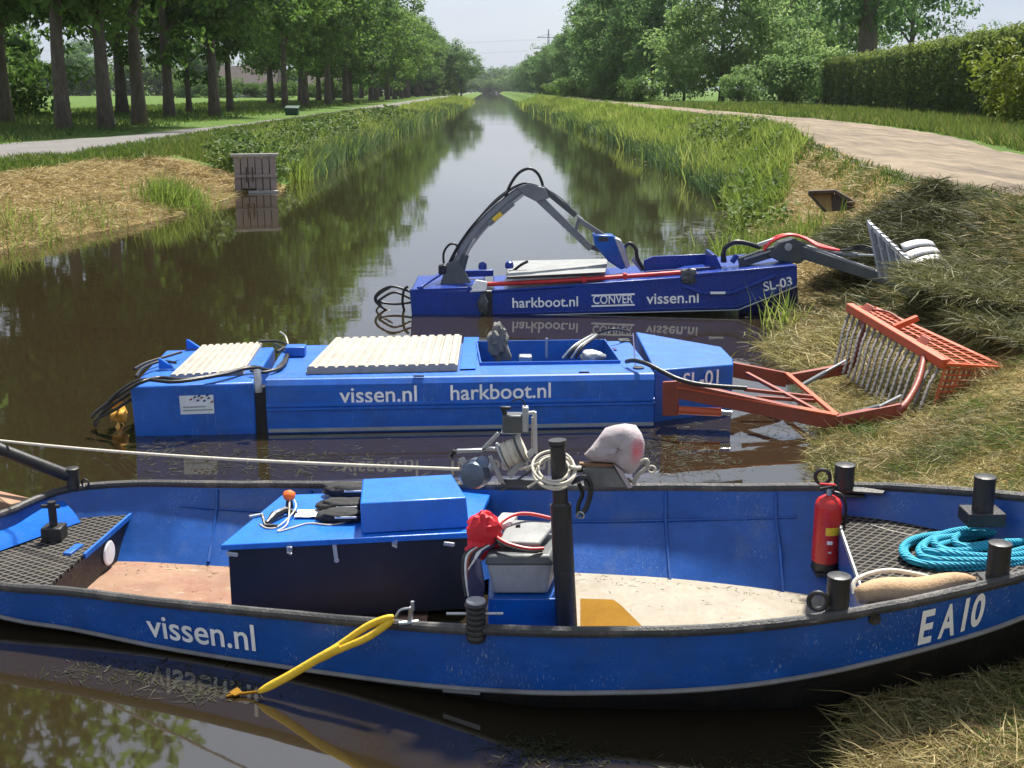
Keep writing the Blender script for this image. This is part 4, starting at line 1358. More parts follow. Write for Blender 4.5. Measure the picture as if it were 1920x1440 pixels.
s_ = MB().bar(p, p + V((.012, -.012, -.10)), .022, .006, V((0, 1, 0)))
s_.lathe(p + V((.014, -.008, -.11)), [(.014, 0), (.014, .01), (.006, .012)], V((0, -1, 0)), 14)
s_.build('hasp', 'galv', chest)
for u, v in ((436, 1037), (842, 1018)):
    p = PZ(u, v, zl - .05)
    MB().bar(p + V((-.03, -.005, 0)), p + V((.03, -.005, -.008)), .018, .022).build('handle', 'galv', chest, bevel=.004)

# things on the lid
pl = PZ(583, 967, zl)
sh = thing('paper_sheet', pl, 'crumpled pale paper sheet lying on the blue chest lid', 'paper')
rows = [[pl + V((-.085 + .17 * i / 6, -.06 + .13 * j / 5, .008 + .012 * noise.noise(V((i * .9, j * .8, 3))) + .006)) for i in range(7)] for j in range(6)]
MB().grid(rows).build('sheet', 'paper', sh, 60)
cu = [(655, 922, 50, .04), (640, 950, 44, .035), (638, 968, 38, .032)]
labs = ['upper black padded glove on the chest lid, leaning on the blue box', 'middle black padded glove between two others on the chest lid', 'lowest black padded glove beside the paper on the chest lid']
for k, (u, v, w, hgt) in enumerate(cu):
    p = PZ(u, v + 8, zl)
    e = thing('work_glove', p, labs[k], 'glove')
    c = p + V((0, .0, hgt))
    b_ = MB().blob(c, (w / 2300 * 7.0, .07, hgt), amp=.28, freq=2.3, seed=k, power=.75)
    b_.build('palm', 'black_cloth', e, 80)
    for f in range(4):
        q0 = c + V((-.07, -.04 + f * .028, .004))
        MB().tube([q0, q0 + V((-.035, 0, -.002)), q0 + V((-.062, .003, -.012))], [.015, .014, .010], 8).build('finger', 'black_cloth', e, 80)
    MB().bar(c + V((-.02, -.07, hgt * .3)), c + V((.10, -.065, hgt * .3)), .006, .010).build('cuff_trim', 'pale_cloth', e)
# orange float with a dark clamp and cord
pf = PZ(543, 952, zl)
fl = thing('float_clamp', pf, 'small dark clamp with a round orange float and pale cord on the chest lid', 'clamp')
MB().blob(pf + V((0, 0, .075)), (.036, .034, .032), amp=.12, freq=2, seed=4).build('orange_float', 'orange_ball', fl, 80)
MB().tube([pf + V((0, 0, .0)), pf + V((0, 0, .05))], [.026, .018], 10).build('stem', 'black_iron', fl)
pk = [PZ(500, 985, zl) + V((0, 0, .015)), PZ(515, 975, zl) + V((0, 0, .03)), PZ(535, 966, zl) + V((0, 0, .03)), PZ(558, 966, zl) + V((0, 0, .012))]
MB().tube(pk, [.010, .024, .022, .010], 8).build('clamp_jaw', 'black_iron', fl)
MB().tube([PZ(492, 980, zl) + V((0, 0, .05)), PZ(497, 988, zl) + V((0, 0, .01)), PZ(520, 990, zl) + V((0, 0, .012))], .010, 6).build('clamp_jaw', 'black_iron', fl)
cord = spline([PZ(u, v, zl) + V((0, 0, .006 + dz)) for u, v, dz in ((488, 985, 0), (500, 992, 0), (520, 990, .0), (545, 975, .02), (556, 962, .04), (545, 950, .05), (540, 985, .01), (520, 998, 0), (545, 992, 0), (580, 983, 0), (620, 986, 0), (655, 978, 0), (670, 970, .02))], 60)
MB().tube(cord, .0045, 6).build('cord', 'rope_white', fl)
MB().bar(PZ(468, 972, zl) + V((0, 0, .01)), PZ(490, 968, zl) + V((0, 0, .01)), .02, .012).build('tab', 'galv', fl)

# ------------------------------------------------------------------ battery box, red bag, clothes
yb = 5.48
b00 = V((x0 - .005, yb - .03, .505)); bw = x1 - x0 - .03
bat = thing('battery_box', (x0 + bw / 2, yb + .13, .50), 'grey plastic battery box with a loose lid on the blue stand', 'battery box')
MB().hexa([b00 + V((.03, .02, 0)), b00 + V((bw - .02, .02, 0)), b00 + V((bw + .03, .27, 0)), b00 + V((.03, .27, 0)),
           b00 + V((0, 0, .155)), b00 + V((bw, 0, .155)), b00 + V((bw + .06, .29, .155)), b00 + V((.02, .29, .155))]).build('case', 'grey_plastic', bat, bevel=.012)
MB().hexa([b00 + V((-.01, -.01, .156)), b00 + V((bw + .01, -.01, .156)), b00 + V((bw + .07, .30, .156)), b00 + V((.01, .30, .156)),
           b00 + V((.0, .01, .20)), b00 + V((bw - .01, .01, .20)), b00 + V((bw + .05, .28, .215)), b00 + V((.02, .28, .215))]).build('rim', 'grey_dark', bat, bevel=.01)
lp = b00 + V((.05, .07, .222))
MB().hexa([lp, lp + V((.20, -.02, 0)), lp + V((.29, .20, .03)), lp + V((.06, .23, .03)), lp + V((.0, 0, .025)), lp + V((.20, -.02, .025)), lp + V((.29, .20, .055)), lp + V((.06, .23, .055))]).build('lid', 'grey_lid', bat, bevel=.01)
MB().box(lp + V((.10, .15, .05)), (.022, .018, .012)).build('vent', 'rubber', bat)
MB().hexa([lp + V((-.03, .16, .02)), lp + V((.06, .15, .02)), lp + V((.10, .27, .02)), lp + V((.02, .28, .02)), lp + V((-.03, .16, .055)), lp + V((.06, .15, .06)), lp + V((.10, .27, .075)), lp + V((.02, .28, .075))]).build('wrapper', 'paper', bat, bevel=.01)
MB().hexa([b00 + V((bw + .02, .05, .04)), b00 + V((bw + .055, .06, .04)), b00 + V((bw + .075, .16, .04)), b00 + V((bw + .045, .16, .04)), b00 + V((bw + .02, .05, .13)), b00 + V((bw + .055, .06, .14)), b00 + V((bw + .075, .16, .14)), b00 + V((bw + .045, .16, .13))]).build('strap', 'cream', bat, bevel=.005)
loop = spline([lp + V(q) for q in ((.22, -.03, .0), (.14, -.055, .01), (.04, -.03, .03), (-.015, .04, .05), (.01, .12, .07), (.08, .19, .09), (.16, .22, .085), (.26, .20, .07))], 40)
MB().tube(loop, .009, 8).build('red_cable', 'red_hose', bat)
MB().tube([p + V((-.006, -.012, -.008)) for p in loop[:24]], .006, 6).build('black_cable', 'rubber', bat)
pr = PY(908, 1012, 5.56)
rb = thing('red_bag', pr + V((0, 0, -.06)), 'crumpled red bag squeezed beside the battery box', 'bag')
MB().blob(pr + V((0, .02, .035)), (.085, .07, .10), amp=.26, freq=4.2, seed=9, nu=22, nv=14).build('bag', 'red_cloth', rb, 22)
MB().blob(pr + V((-.03, -.01, -.04)), (.06, .05, .06), amp=.3, freq=4, seed=3, nu=18, nv=12).build('fold', 'red_cloth', rb, 22)
cb = thing('cable_bundle', PY(885, 1110, 5.40), 'bundle of dark and striped cables hanging from the red bag to the bollard', 'cables')
for k, (du, col) in enumerate(((0, 'rubber'), (5, 'pale_cloth'), (10, 'red_oxide'), (15, 'rubber'), (22, 'pale_cloth'), (28, 'navy_cloth'))):
    MB().tube(spline([PY(930 + du * .4, 985 + du * .5, 5.60), PY(900 + du, 1020, 5.53), PY(872 + du, 1040, 5.48), PY(868 + du, 1075, 5.44), PY(874 + du, 1118, 5.40)], 24), .0075, 7).build('cable', col, cb)
MB().tube([PY(893, 1048, 5.45), PY(892, 1075, 5.43), PY(893, 1100, 5.41), PY(893, 1122, 5.40)], [.020, .036, .042, .034], 12).build('sleeve', 'navy_cloth', cb)
for k in range(3):
    MB().tube([PY(878 + k * 7, 1068 - 10 * k, 5.405), PY(889 + k * 6, 1050 - 8 * k, 5.415)], .0035, 5).build('stripe', 'pale_cloth', cb)

# ------------------------------------------------------------------ winch on the mast
yw = 5.55
W_ = lambda u, v, dy=0.0: PY(u, v, yw + dy)
win = thing('net_winch', W_(930, 905), 'steel rope winch with a pale rope drum, held by the black mast', 'winch')
for a, b in (((856, 846), (905, 844)), ((905, 843), (935, 812)), ((938, 843), (975, 815)), ((940, 809), (977, 811)), ((904, 842), (942, 842))):
    MB().bar(W_(*a), W_(*b), .022, .018).build('frame_bar', 'steel', win, bevel=.003)
MB().bar(W_(865, 858, -.02), W_(880, 893, -.02), .012, .03).build('side_plate', 'galv', win, bevel=.003)
MB().hexa([W_(914, 856, -.03), W_(922, 853, -.03), W_(922, 853, .0), W_(914, 856, .0), W_(936, 905, -.03), W_(948, 908, -.03), W_(948, 908, 0), W_(936, 905, 0)]).build('side_plate', 'galv', win, bevel=.003)
MB().lathe(W_(899, 883, .06), [(.062, 0), (.070, .01), (.070, .10), (.058, .125), (.03, .135)], V((-.25, -1, .12)), 28).build('motor', 'motor_blue', win)
MB().lathe(W_(905, 868, -.02), [(.02, 0), (.032, .01), (.030, .03), (.0, .035)], V((-.1, -1, .5)), 18).build('gear_cap', 'motor_blue', win)
ax = (W_(975, 838) - W_(930, 858)).normalized()
dr = MB()
prof = []
for k in range(7):
    prof += [(.054 + .004 * (k % 2), k * .016), (.063, k * .016 + .008)]
dr.lathe(W_(945, 855), prof, ax, 24)
dr.build('rope_drum', 'rope_white', win)
MB().lathe(W_(941, 857), [(.072, 0), (.074, .004), (.072, .010)], ax, 26).build('drum_flange', 'galv', win)
MB().lathe(W_(972, 843), [(.070, 0), (.072, .004), (.070, .010)], ax, 26).build('drum_flange', 'grey_dark', win)
MB().hexa([W_(950, 888, -.02), W_(958, 898, -.02), W_(958, 898, .0), W_(950, 888, .0), W_(998, 838, -.02), W_(1003, 850, -.02), W_(1003, 850, 0), W_(998, 838, 0)]).build('support_plate', 'galv', win, bevel=.002)
MB().box(W_(962, 792, .02), (.10, .08, .085)).build('control_box', 'grey_dark', win, bevel=.008)
MB().box(W_(985, 785, .0), (.03, .05, .12)).build('control_box', 'galv', win, bevel=.006)
MB().tube([W_(947, 777), W_(944, 768)], .012, 8).build('knob', 'rubber', win)
MB().box(W_(948, 765), (.05, .02, .016)).build('knob', 'rubber', win, bevel=.004)
MB().bar(W_(1002, 772), W_(1004, 850), .020, .02, V((0, 1, 0))).build('upright', 'aluminium', win, bevel=.002)
MB().bar(W_(998, 782, -.03), W_(998, 838, -.03), .010, .01, V((0, 1, 0))).build('upright', 'cream', win, bevel=.002)
MB().bar(W_(986, 775), W_(1003, 773), .02, .012).build('top_plate', 'aluminium', win)
MB().tube(spline([W_(960, 752), W_(975, 748), W_(984, 758), W_(984, 778)], 14), .004, 6).build('wire', 'rubber', win)
MB().bar(W_(940, 903, .02), W_(1045, 905, -.05), .03, .03).build('arm', 'grey_dark', win, bevel=.004)
MB().tube([W_(940, 920, .0), W_(985, 890, -.02), W_(1010, 872, -.05)], .006, 6).build('stay', 'grey_dark', win)
for a, b in (((855, 850), (845, 853)), ((852, 844), (846, 858))):
    MB().tube([W_(*a), W_(*b)], .010, 7).build('end_pin', 'black_iron', win)
# rope coiled on the mast
cr = thing('rope_coil', PY(1040, 890, 5.42), 'pale rope hung in loops around the top of the black mast', 'rope')
pts = []
for k in range(130):
    t_ = k / 129 * 4.2 * 2 * math.pi
    c_ = PY(1039, 876, 5.42)
    ra_ = .085 + .016 * math.sin(t_ * .37 + .4)
    pts.append(c_ + V((math.cos(t_) * ra_, math.sin(t_) * (ra_ - .01), .045 * math.sin(t_) - .010 * (k / 40) + .010 * math.sin(t_ * .7))))
MB().tube(pts, .0065, 7).build('loops', 'rope_white', cr, 80)
MB().tube(spline([PY(1020, 895, 5.36), PY(1003, 905, 5.36), PY(990, 914, 5.37)], 10), .006, 6).build('tail', 'rope_white', cr, 80)
MB().tube(spline([PY(1018, 893, 5.35), PY(1026, 906, 5.35), PY(1035, 912, 5.36)], 10), .006, 6).build('tail', 'rope_white', cr, 80)
MB().tube(spline([PY(1068, 876, 5.40), PY(1080, 878, 5.42), PY(1088, 877, 5.44)], 8), .010, 7).build('tail', 'rope_white', cr, 80)
MB().tube(spline([PY(1012, 868, 5.42), PY(990, 876, 5.45), PY(975, 880, 5.5)], 8), .007, 7).build('tail', 'rope_white', cr, 80)
# black strap on the mast
sp = thing('strap', PY(1095, 960, 5.40), 'black webbing strap with a shackle hanging beside the mast', 'strap')
MB().tube(spline([PY(1070, 905, 5.42), PY(1098, 895, 5.42), PY(1108, 915, 5.42), PY(1100, 950, 5.41), PY(1088, 966, 5.40)], 24), .014, 6).build('webbing', 'rubber', sp)
MB().tube(spline([PY(1085, 905, 5.43), PY(1092, 925, 5.43), PY(1085, 945, 5.42), PY(1083, 962, 5.41)], 18), .011, 6).build('webbing', 'rubber', sp)
MB().tube(ring(PY(1088, 966, 5.395), (.2, 1, .2), .016, .004, 16), .005, 6, closed=True).build('shackle', 'steel', sp)
# covered lamp on its bracket
cv = thing('covered_motor', PY(1150, 915, 5.5), 'small trolling motor under a pale cloth with a pink patch, on the mast arm', 'motor')
MB().bar(PY(1060, 880, 5.44), PY(1095, 878, 5.50), .03, .03).build('bracket', 'black_iron', cv, bevel=.004)
MB().bar(PY(1086, 871, 5.50), PY(1150, 873, 5.50), .028, .022).build('bracket', 'brown_wood', cv, bevel=.004)
MB().hexa([PY(1095, 912, 5.46), PY(1176, 914, 5.46), PY(1176, 912, 5.60), PY(1095, 910, 5.60), PY(1092, 878, 5.46), PY(1152, 878, 5.46), PY(1160, 868, 5.60), PY(1092, 868, 5.60)]).build('housing', 'seat_cloth', cv, bevel=.01)
outline = [(1095, 852), (1108, 838), (1122, 820), (1135, 802), (1152, 797), (1172, 794), (1192, 797), (1203, 812), (1209, 830), (1208, 850), (1203, 868), (1190, 886), (1178, 890), (1166, 882), (1150, 870), (1128, 868), (1108, 866)]
cx_, cy_ = 1160, 842
rows = []
for j, (k, dy) in enumerate(((0.02, -.10), (.35, -.098), (.65, -.085), (.88, -.055), (1.0, 0.0), (.95, .06), (.7, .10), (.02, .12))):
    rows.append([PY(cx_ + (u - cx_) * k, cy_ + (v - cy_) * k, 5.53 + dy + .022 * noise.noise(V((u * .035, v * .03, j * .5))) + .020 * k * k * math.sin(i * 2.3) * (1 if j < 4 else .4)) for i, (u, v) in enumerate(outline)])
oc = MB().grid(rows, True).build('cloth_cover', 'cover_cloth', cv, 80)
at_ = oc.data.attributes.new('rnd', 'FLOAT', 'POINT')
pr_ = PY(1194, 842, 5.47)                              # faded pink print on the cloth
for k_, v_ in enumerate(oc.data.vertices):
    q_ = (v_.co + WLOC[oc.name] - pr_)
    at_.data[k_].value = max(0.0, 1 - ((q_.x / .055) ** 2 + (q_.y / .09) ** 2 + (q_.z / .075) ** 2) ** .5)
MB().prism([PY(1150, 870, 5.46), PY(1168, 885, 5.45), PY(1186, 914, 5.45), PY(1178, 916, 5.45)], (0, .012, 0)).build('cloth_tail', 'cover_cloth', cv)
MB().tube(spline([PY(1200, 868, 5.44), PY(1212, 862, 5.43), PY(1214, 874, 5.43), PY(1205, 884, 5.43), PY(1194, 892, 5.43), PY(1188, 908, 5.44)], 20), .010, 7).build('tie', 'cream', cv, 80)
MB().tube(ring(PY(1222, 880, 5.43), (.1, 1, .1), .017, .004, 18), .005, 6, closed=True).build('tie', 'rope_white', cv, 80)

# ------------------------------------------------------------------ loose gear in the work boat
pe = PZ(1546, 1068, .145); pe.y = 6.36; pe = PY(1546, 1066, 6.27)
MB().box(pe + V((.02, 0, -.012)), (.16, .15, .02)).build('extinguisher_shelf', 'black_iron', boat, bevel=.004)
ex = thing('fire_extinguisher', pe, 'red fire extinguisher standing against the fore deck bulkhead', 'extinguisher')
MB().lathe(pe, [(.066, 0), (.070, .012), (.070, .05)], V((0, 0, 1)), 28).build('foot_ring', 'rubber', ex)
MB().lathe(pe + V((0, 0, .05)), [(.073, 0), (.0735, .01), (.0735, .30), (.070, .325), (.058, .35), (.035, .365), (.022, .372)], V((0, 0, 1)), 32).build('cylinder', 'red_paint', ex)


def wrap(z0, z1, a0, a1, mat, nm, rr=.0745):
    rows = [[pe + V((rr * math.sin(a), -rr * math.cos(a), z)) for a in np.linspace(a0, a1, 10)] for z in (z0, z1)]
    MB().grid(rows).build(nm, mat, ex)


wrap(.215, .26, -.35, .75, 'label_yellow', 'label')
wrap(.165, .185, -.2, .2, 'white_paint', 'label')
wrap(.115, .125, -.1, .15, 'pale_cloth', 'label')
MB().tube([pe + V((0, 0, .415)), pe + V((0, 0, .46))], [.017, .017], 12).build('valve', 'steel', ex)
h_ = MB().bar(pe + V((-.05, 0, .455)), pe + V((.04, 0, .47)), .018, .012)
h_.build('lever', 'rubber', ex)
MB().bar(pe + V((-.055, 0, .485)), pe + V((.03, 0, .478)), .016, .008).build('lever', 'red_paint', ex)
MB().tube(spline([pe + V((.02, -.02, .445)), pe + V((.06, -.04, .43)), pe + V((.085, -.035, .35)), pe + V((.082, -.02, .2)), pe + V((.08, -.02, .09))], 18), .008, 7).build('hose', 'rubber', ex)

# teal rope on the fore deck
pr = PZ(1815, 1040, .60)
tr = thing('mooring_rope', pr, 'thick teal mooring rope lying in an oval coil on the fore deck', 'rope')
loops = []
g_ = random.Random(5)
for k in range(8):
    ra, rb = .47 - .034 * k + g_.uniform(-.02, .02), .235 - .020 * k + g_.uniform(-.012, .012)
    ox, oy = g_.uniform(-.03, .03), g_.uniform(-.02, .02)
    for j in range(22):
        a = 2 * math.pi * j / 22
        lx, ly = ra * math.cos(a), rb * math.sin(a)
        ca, sa = math.cos(.42), math.sin(.42)
        loops.append(V((pr.x + .11 + ox + lx * ca - ly * sa, pr.y + .05 + oy + lx * sa * .75 + ly * ca, pr.z + .008 + .012 * (k % 4) + .010 * math.sin(a * 3 + k) + .02 * (k > 4))))
loops += [V((pr.x + .45, pr.y + .38, .72)), V((pr.x + .55, pr.y + .5, .86)), V((pr.x + .62, pr.y + .6, .90))]
MB().tube(spline(loops, 420), .0185, 8).build('strand', 'rope_blue', tr, 80)
# canvas fender
f0, f1 = PZ(1612, 1128, .60), PZ(1835, 1098, .66)
f0.y += .06; f1.y += .05
fe = thing('boat_fender', (f0 + f1) / 2 - V((0, 0, .05)), 'long buff canvas fender with a rope becket on the fore deck edge', 'fender')
prof = []
pts_, rr_ = [], []
for k in range(15):
    f = k / 14
    pts_.append(f0.lerp(f1, f) + V((0, 0, .012 * math.sin(f * 9))))
    rr_.append(.072 * math.sin(math.pi * min(1, max(.04, f * .92 + .06))) ** .42 * (1 - .25 * f))
MB().tube(pts_, rr_, 16).build('body', 'canvas', fe, 80)
MB().tube(spline([f0 + V((-.01, .0, .01)), f0 + V((.01, .05, .06)), f0 + V((.16, .10, .085)), f0 + V((.33, .10, .06)), f0 + V((.45, .06, .03))], 24), .011, 7).build('becket', 'rope_white', fe, 80)
pz = PZ(1640, 985, .58)
tw = thing('twine', pz, 'thin pale twine stretched over the fore deck mat', 'twine')
MB().tube(spline([PZ(1633, 984, .585), PZ(1660, 992, .585), PZ(1700, 1002, .59), PZ(1740, 1010, .59)], 14), .0035, 5).build('twine_line', 'rope_white', tw, 80)
tw2 = thing('twine', PZ(1760, 960, .60), 'straw coloured twine running towards the boxed bollard', 'twine')
MB().tube(spline([PZ(1685, 950, .60), PZ(1740, 957, .60), PZ(1800, 966, .60)], 10), .0035, 5).build('twine_line', 'canvas', tw2, 80)

# yellow sling over the side
pa = by_x(gn, -.50) + V((0, -.01, .03))
cl = MB().bar(pa + V((.02, 0, 0)), pa + V((.03, -.01, .075)), .012, .02)
cl.tube(spline([pa + V((-.045, -.02, .03)), pa + V((-.02, -.02, .066)), pa + V((.03, -.01, .07))], 8), .006, 7)
cl.tube([pa + V((.035, -.01, .06)), pa + V((.035, -.012, .105))], .009, 8)
cl.tube([pa + V((-.03, -.02, -.002)), pa + V((.06, -.005, .0))], .010, 8)
cl.build('cleat', 'steel', boat)
ys = thing('yellow_sling', PZ(440, 1300, .0), 'yellow webbing sling hooked to the rail and hanging into the water', 'sling')
s0, s1 = pa + V((-.055, -.03, .03)), PZ(485, 1297, .035)
mid = s0.lerp(s1, .38)
for dy, dz in ((.022, .02), (-.012, -.022)):
    MB().tube(spline([s0 + V((0, 0, dz * .4)), s0.lerp(s1, .18) + V((0, dy, dz)), mid + V((0, dy * .4, dz * .4)), s0.lerp(s1, .55)], 14), [.010, .016, .018] + [.018] * 8 + [.02] * 3, 10).build('eye_leg', 'yellow', ys, 80)
MB().tube(spline([mid, s0.lerp(s1, .55) + V((0, -.005, .004)), s0.lerp(s1, .8) + V((0, 0, -.004)), s1], 16), [.021] * 13 + [.019, .015, .011], 12).build('body', 'yellow', ys, 80)
MB().tube(spline([s1, PZ(470, 1299, .02), PZ(440, 1302, .012), PZ(425, 1306, .006)], 10), .008, 7).build('tip', 'ochre', ys, 80)
MB().prism([PZ(430, 1300, .012), PZ(445, 1290, .014), PZ(455, 1300, .014), PZ(440, 1306, .012)], (0, 0, .006)).build('flap', 'ochre', ys)

# black pole and its bollard at the stern quarter, wooden plank, tow rope
bp = by_x(gf, -2.76)
bollard(bp + V((.0, 0, .01)), .13, .042, plate=False)
MB().tube(ring(bp + V((.085, -.02, .045)), (.4, 1, 0), .026, .006, 18), .007, 7, closed=True).build('mooring_eye', 'black_iron', boat)
po = thing('spud_pole', PY(60, 870, 7.3), 'thick black pole resting against the stern bollard of the work boat', 'pole')
MB().tube([PY(-110, 800, 7.12), PY(60, 866, 7.26), PY(126, 891, 7.34)], .040, 16).build('pole', 'rubber', po)
wp = PZ(20, 950, .20)
pk = thing('wooden_fender', (wp.x, wp.y, .1), 'weathered wooden beam along the stern outside the work boat', 'beam')
MB().hexa([PY(-60, 975, 7.0), PY(20, 985, 7.0), PY(62, 962, 7.22), PY(-60, 935, 7.4), PY(-60, 920, 7.0), PY(20, 945, 7.0), PY(62, 935, 7.22), PY(-60, 906, 7.4)]).build('beam', 'brown_wood', pk, bevel=.006)
tow = thing('tow_line', PY(0, 815, 7.2), 'taut pale rope running from the winch across the water', 'rope')
a, b = PY(-260, 795, 8.0), W_(862, 880)
MB().tube([a.lerp(b, k / 20) + V((0, 0, -.05 * math.sin(math.pi * k / 20))) for k in range(21)], .0085, 7).build('line', 'rope_white', tow, 80)

# weed scraps trodden into the floors of the work boat
n = 300
fx = np.concatenate([NPR.uniform(-2.4, -1.5, 90), NPR.uniform(.1, 1.7, n - 90)])
fy = np.array([NPR.uniform(by_x(gn, x).y + .25, by_x(gf, x).y - .33) for x in fx])
fy = np.where(NPR.random(n) < .5, np.array([by_x(gf, x).y - .36 for x in fx]) - np.abs(NPR.normal(0, .08, n)), fy)
fz = np.where(fx < 0, .03 - (fx + 2.47) * .015, .145 + fx * .012) + .003
an = NPR.random(n) * 6.283
D = np.stack([np.cos(an), np.sin(an), NPR.normal(.02, .05, n)], 1)
D /= np.linalg.norm(D, axis=1, keepdims=True)
tag(put('weed_scraps', strand_mesh('weed_scraps', np.stack([fx, fy, fz], 1), D, .010 + .045 * NPR.random(n) ** 2, .0015 + .003 * NPR.random(n), 'weed', .1)), 'scraps of weed trodden on the work boat floor', None, None, 'stuff')

# ------------------------------------------------------------------ the light blue harvester boat with the orange rake
A0, A1 = PZ(250, 818, 0), PZ(1225, 800, 0)
E1 = (A1 - A0).normalized(); E2 = V((-E1.y, E1.x, 0))
LA = (A1 - A0).length
rk = thing('rake_boat', A0 + E1 * LA * .5 + E2 * .75, 'bright blue harvester boat with two cream ribbed hatches and an orange rake', 'boat')
A = lambda a, b, c: A0 + E1 * a + E2 * b + V((0, 0, c))


def toA(p):
    d = p - A0
    return d.dot(E1), d.dot(E2)


def rect_hole(z, outer, inner, mat, parent, name, th=.012):
    """four plates round a rectangular opening; outer/inner = (a0, a1, b0, b1)"""
    a0, a1, b0, b1 = outer; i0, i1, j0, j1 = inner
    for q in ((a0, i0, b0, b1), (i1, a1, b0, b1), (i0 + .001, i1 - .001, b0, j0), (i0 + .001, i1 - .001, j1, b1)):
        MB().hexa([A(q[0], q[2], z - th), A(q[1], q[2], z - th), A(q[1], q[3], z - th), A(q[0], q[3], z - th), A(q[0], q[2], z), A(q[1], q[2], z), A(q[1], q[3], z), A(q[0], q[3], z)]).build(name, mat, parent, 0)


ap = toA(PY(478, 770, A(1, 0, 0).y))[0]
am = toA(PY(500, 770, A(1.2, 0, 0).y))[0]
BW = 1.48
# stern pod
MB().hexa([A(.02, .0, -.15), A(ap, .0, -.15), A(ap, BW, -.15), A(.02, BW, -.15), A(0, 0, .43), A(ap, 0, .45), A(ap, BW, .45), A(0, BW, .43)]).build('stern_pod', 'blue_deck', rk, bevel=.02)
# main hull side as a profile with pressed ridges
prof = [(.02, -.15), (.0, .03), (.0, .195), (-.018, .205), (-.018, .222), (-.006, .23), (-.018, .238), (-.018, .255), (0, .265), (0, .42), (.03, .462), (.06, .47)]
rows = [[A(a, b, c) for b, c in prof] for a in (am, am + .5, am + 1.5, LA)]
MB().grid([r for r in rows]).build('side_plate', 'blue_deck', rk, 25)
rows = [[A(a, BW - b, c) for b, c in prof[::-1]] for a in (am, LA)]
MB().grid([r for r in rows]).build('side_plate', 'blue_deck', rk, 25)
MB().hexa([A(am, .02, -.12), A(am + .01, .02, -.12), A(am + .01, BW - .02, -.12), A(am, BW - .02, -.12), A(am, .02, .46), A(am + .01, .02, .46), A(am + .01, BW - .02, .46), A(am, BW - .02, .46)]).build('bulkhead', 'blue_deck', rk, 0)
MB().bar(A(am + .01, -.004, .028), A(LA, -.004, .028), .012, .03).build('waterline_strip', 'galv', rk)
ca0, _ = toA(PZ(895, 660, .47)); ca1, _ = toA(PZ(1148, 660, .47))
_, cb0 = toA(PZ(1020, 684, .47)); _, cb1 = toA(PZ(1020, 632, .47))
cb1 = min(cb1, BW - .10)
rect_hole(.472, (am + .012, LA, .061, BW - .061), (ca0, ca1, cb0, cb1), 'blue_deck', rk, 'deck_plate')
# cockpit well
for q in ((ca0, ca1, cb0, cb0 + .012), (ca0, ca1, cb1 - .012, cb1), (ca0, ca0 + .012, cb0 + .012, cb1 - .012), (ca1 - .012, ca1, cb0 + .012, cb1 - .012)):
    MB().hexa([A(q[0], q[2], .05), A(q[1], q[2], .05), A(q[1], q[3], .05), A(q[0], q[3], .05), A(q[0], q[2], .50), A(q[1], q[2], .50), A(q[1], q[3], .50), A(q[0], q[3], .50)]).build('cockpit_wall', 'blue_deck', rk, 0)
MB().hexa([A(ca0, cb0, .03), A(ca1, cb0, .03), A(ca1, cb1, .03), A(ca0, cb1, .03), A(ca0, cb0, .048), A(ca1, cb0, .048), A(ca1, cb1, .048), A(ca0, cb1, .048)]).build('cockpit_floor', 'grey_dark', rk, 0)
# seat with a grey jacket, controls
sa, sb_ = toA(PZ(940, 690, .2))
seat = MB().box(A(ca0 + .25, .75, .22), (.34, .42, .10), (E1, E2, V((0, 0, 1)))).build('seat', 'seat_cloth', rk, bevel=.03)
MB().hexa([PY(920, 672, 11.2), PY(962, 676, 11.0), PY(962, 676, 11.35), PY(920, 672, 11.45), PY(915, 628, 11.2), PY(935, 618, 11.05), PY(945, 622, 11.35), PY(918, 618, 11.45)]).build('seat_back', 'seat_cloth', rk, bevel=.04)
MB().blob(PY(934, 640, 11.15), (.09, .12, .16), amp=.5, freq=2.4, seed=2).build('jacket', 'seat_cloth', rk, 50)
for k in range(4):
    MB().tube(spline([PY(1055 + 8 * k, 672, 10.95), PY(1075 + 6 * k, 650, 11.0), PY(1100 + 5 * k, 634, 11.2), PY(1112 + 3 * k, 628, 11.4)], 14), .012, 7).build('hose', 'rubber' if k % 2 else 'galv', rk, 80)
MB().tube([PY(1025, 670, 11.0), PY(1025, 634, 11.0)], .012, 8).build('lever', 'steel', rk)
MB().blob(PY(1110, 668, 10.95), (.11, .10, .06), amp=.3, freq=2, seed=6).build('pump', 'galv', rk, 50)
MB().box(PY(985, 676, 10.95), (.12, .12, .10)).build('valve_block', 'steel', rk, bevel=.01)


# ribbed hatches
def ribbed(fl, fr, br, bl, n, th, par, z):
    P4 = [PZ(*fl, z), PZ(*fr, z), PZ(*br, z), PZ(*bl, z)]
    cols = n * 6
    top, r2 = [], []
    for j in range(2):
        row = []
        for i in range(cols + 1):
            f = i / cols
            p = (P4[0].lerp(P4[1], f)).lerp(P4[3].lerp(P4[2], f), j)
            ph = (i % 6) / 6
            h = .014 if .16 <= ph <= .67 else 0
            row.append(p + V((0, 0, h)))
        top.append(row)
    mb = MB().grid(top)
    for side_ in ((top[0], 0), (top[1], 1)):
        lowr = [V((p.x, p.y, z - th)) for p in side_[0]]
        mb.grid([lowr, side_[0]] if side_[1] == 0 else [side_[0], lowr])
    for k in (0, -1):
        a, b = top[0][k], top[1][k]
        mb.add([a, b, V((b.x, b.y, z - th)), V((a.x, a.y, z - th))], [(0, 1, 2, 3)])
    return mb.build('ribbed_hatch', 'cream', par, 20)


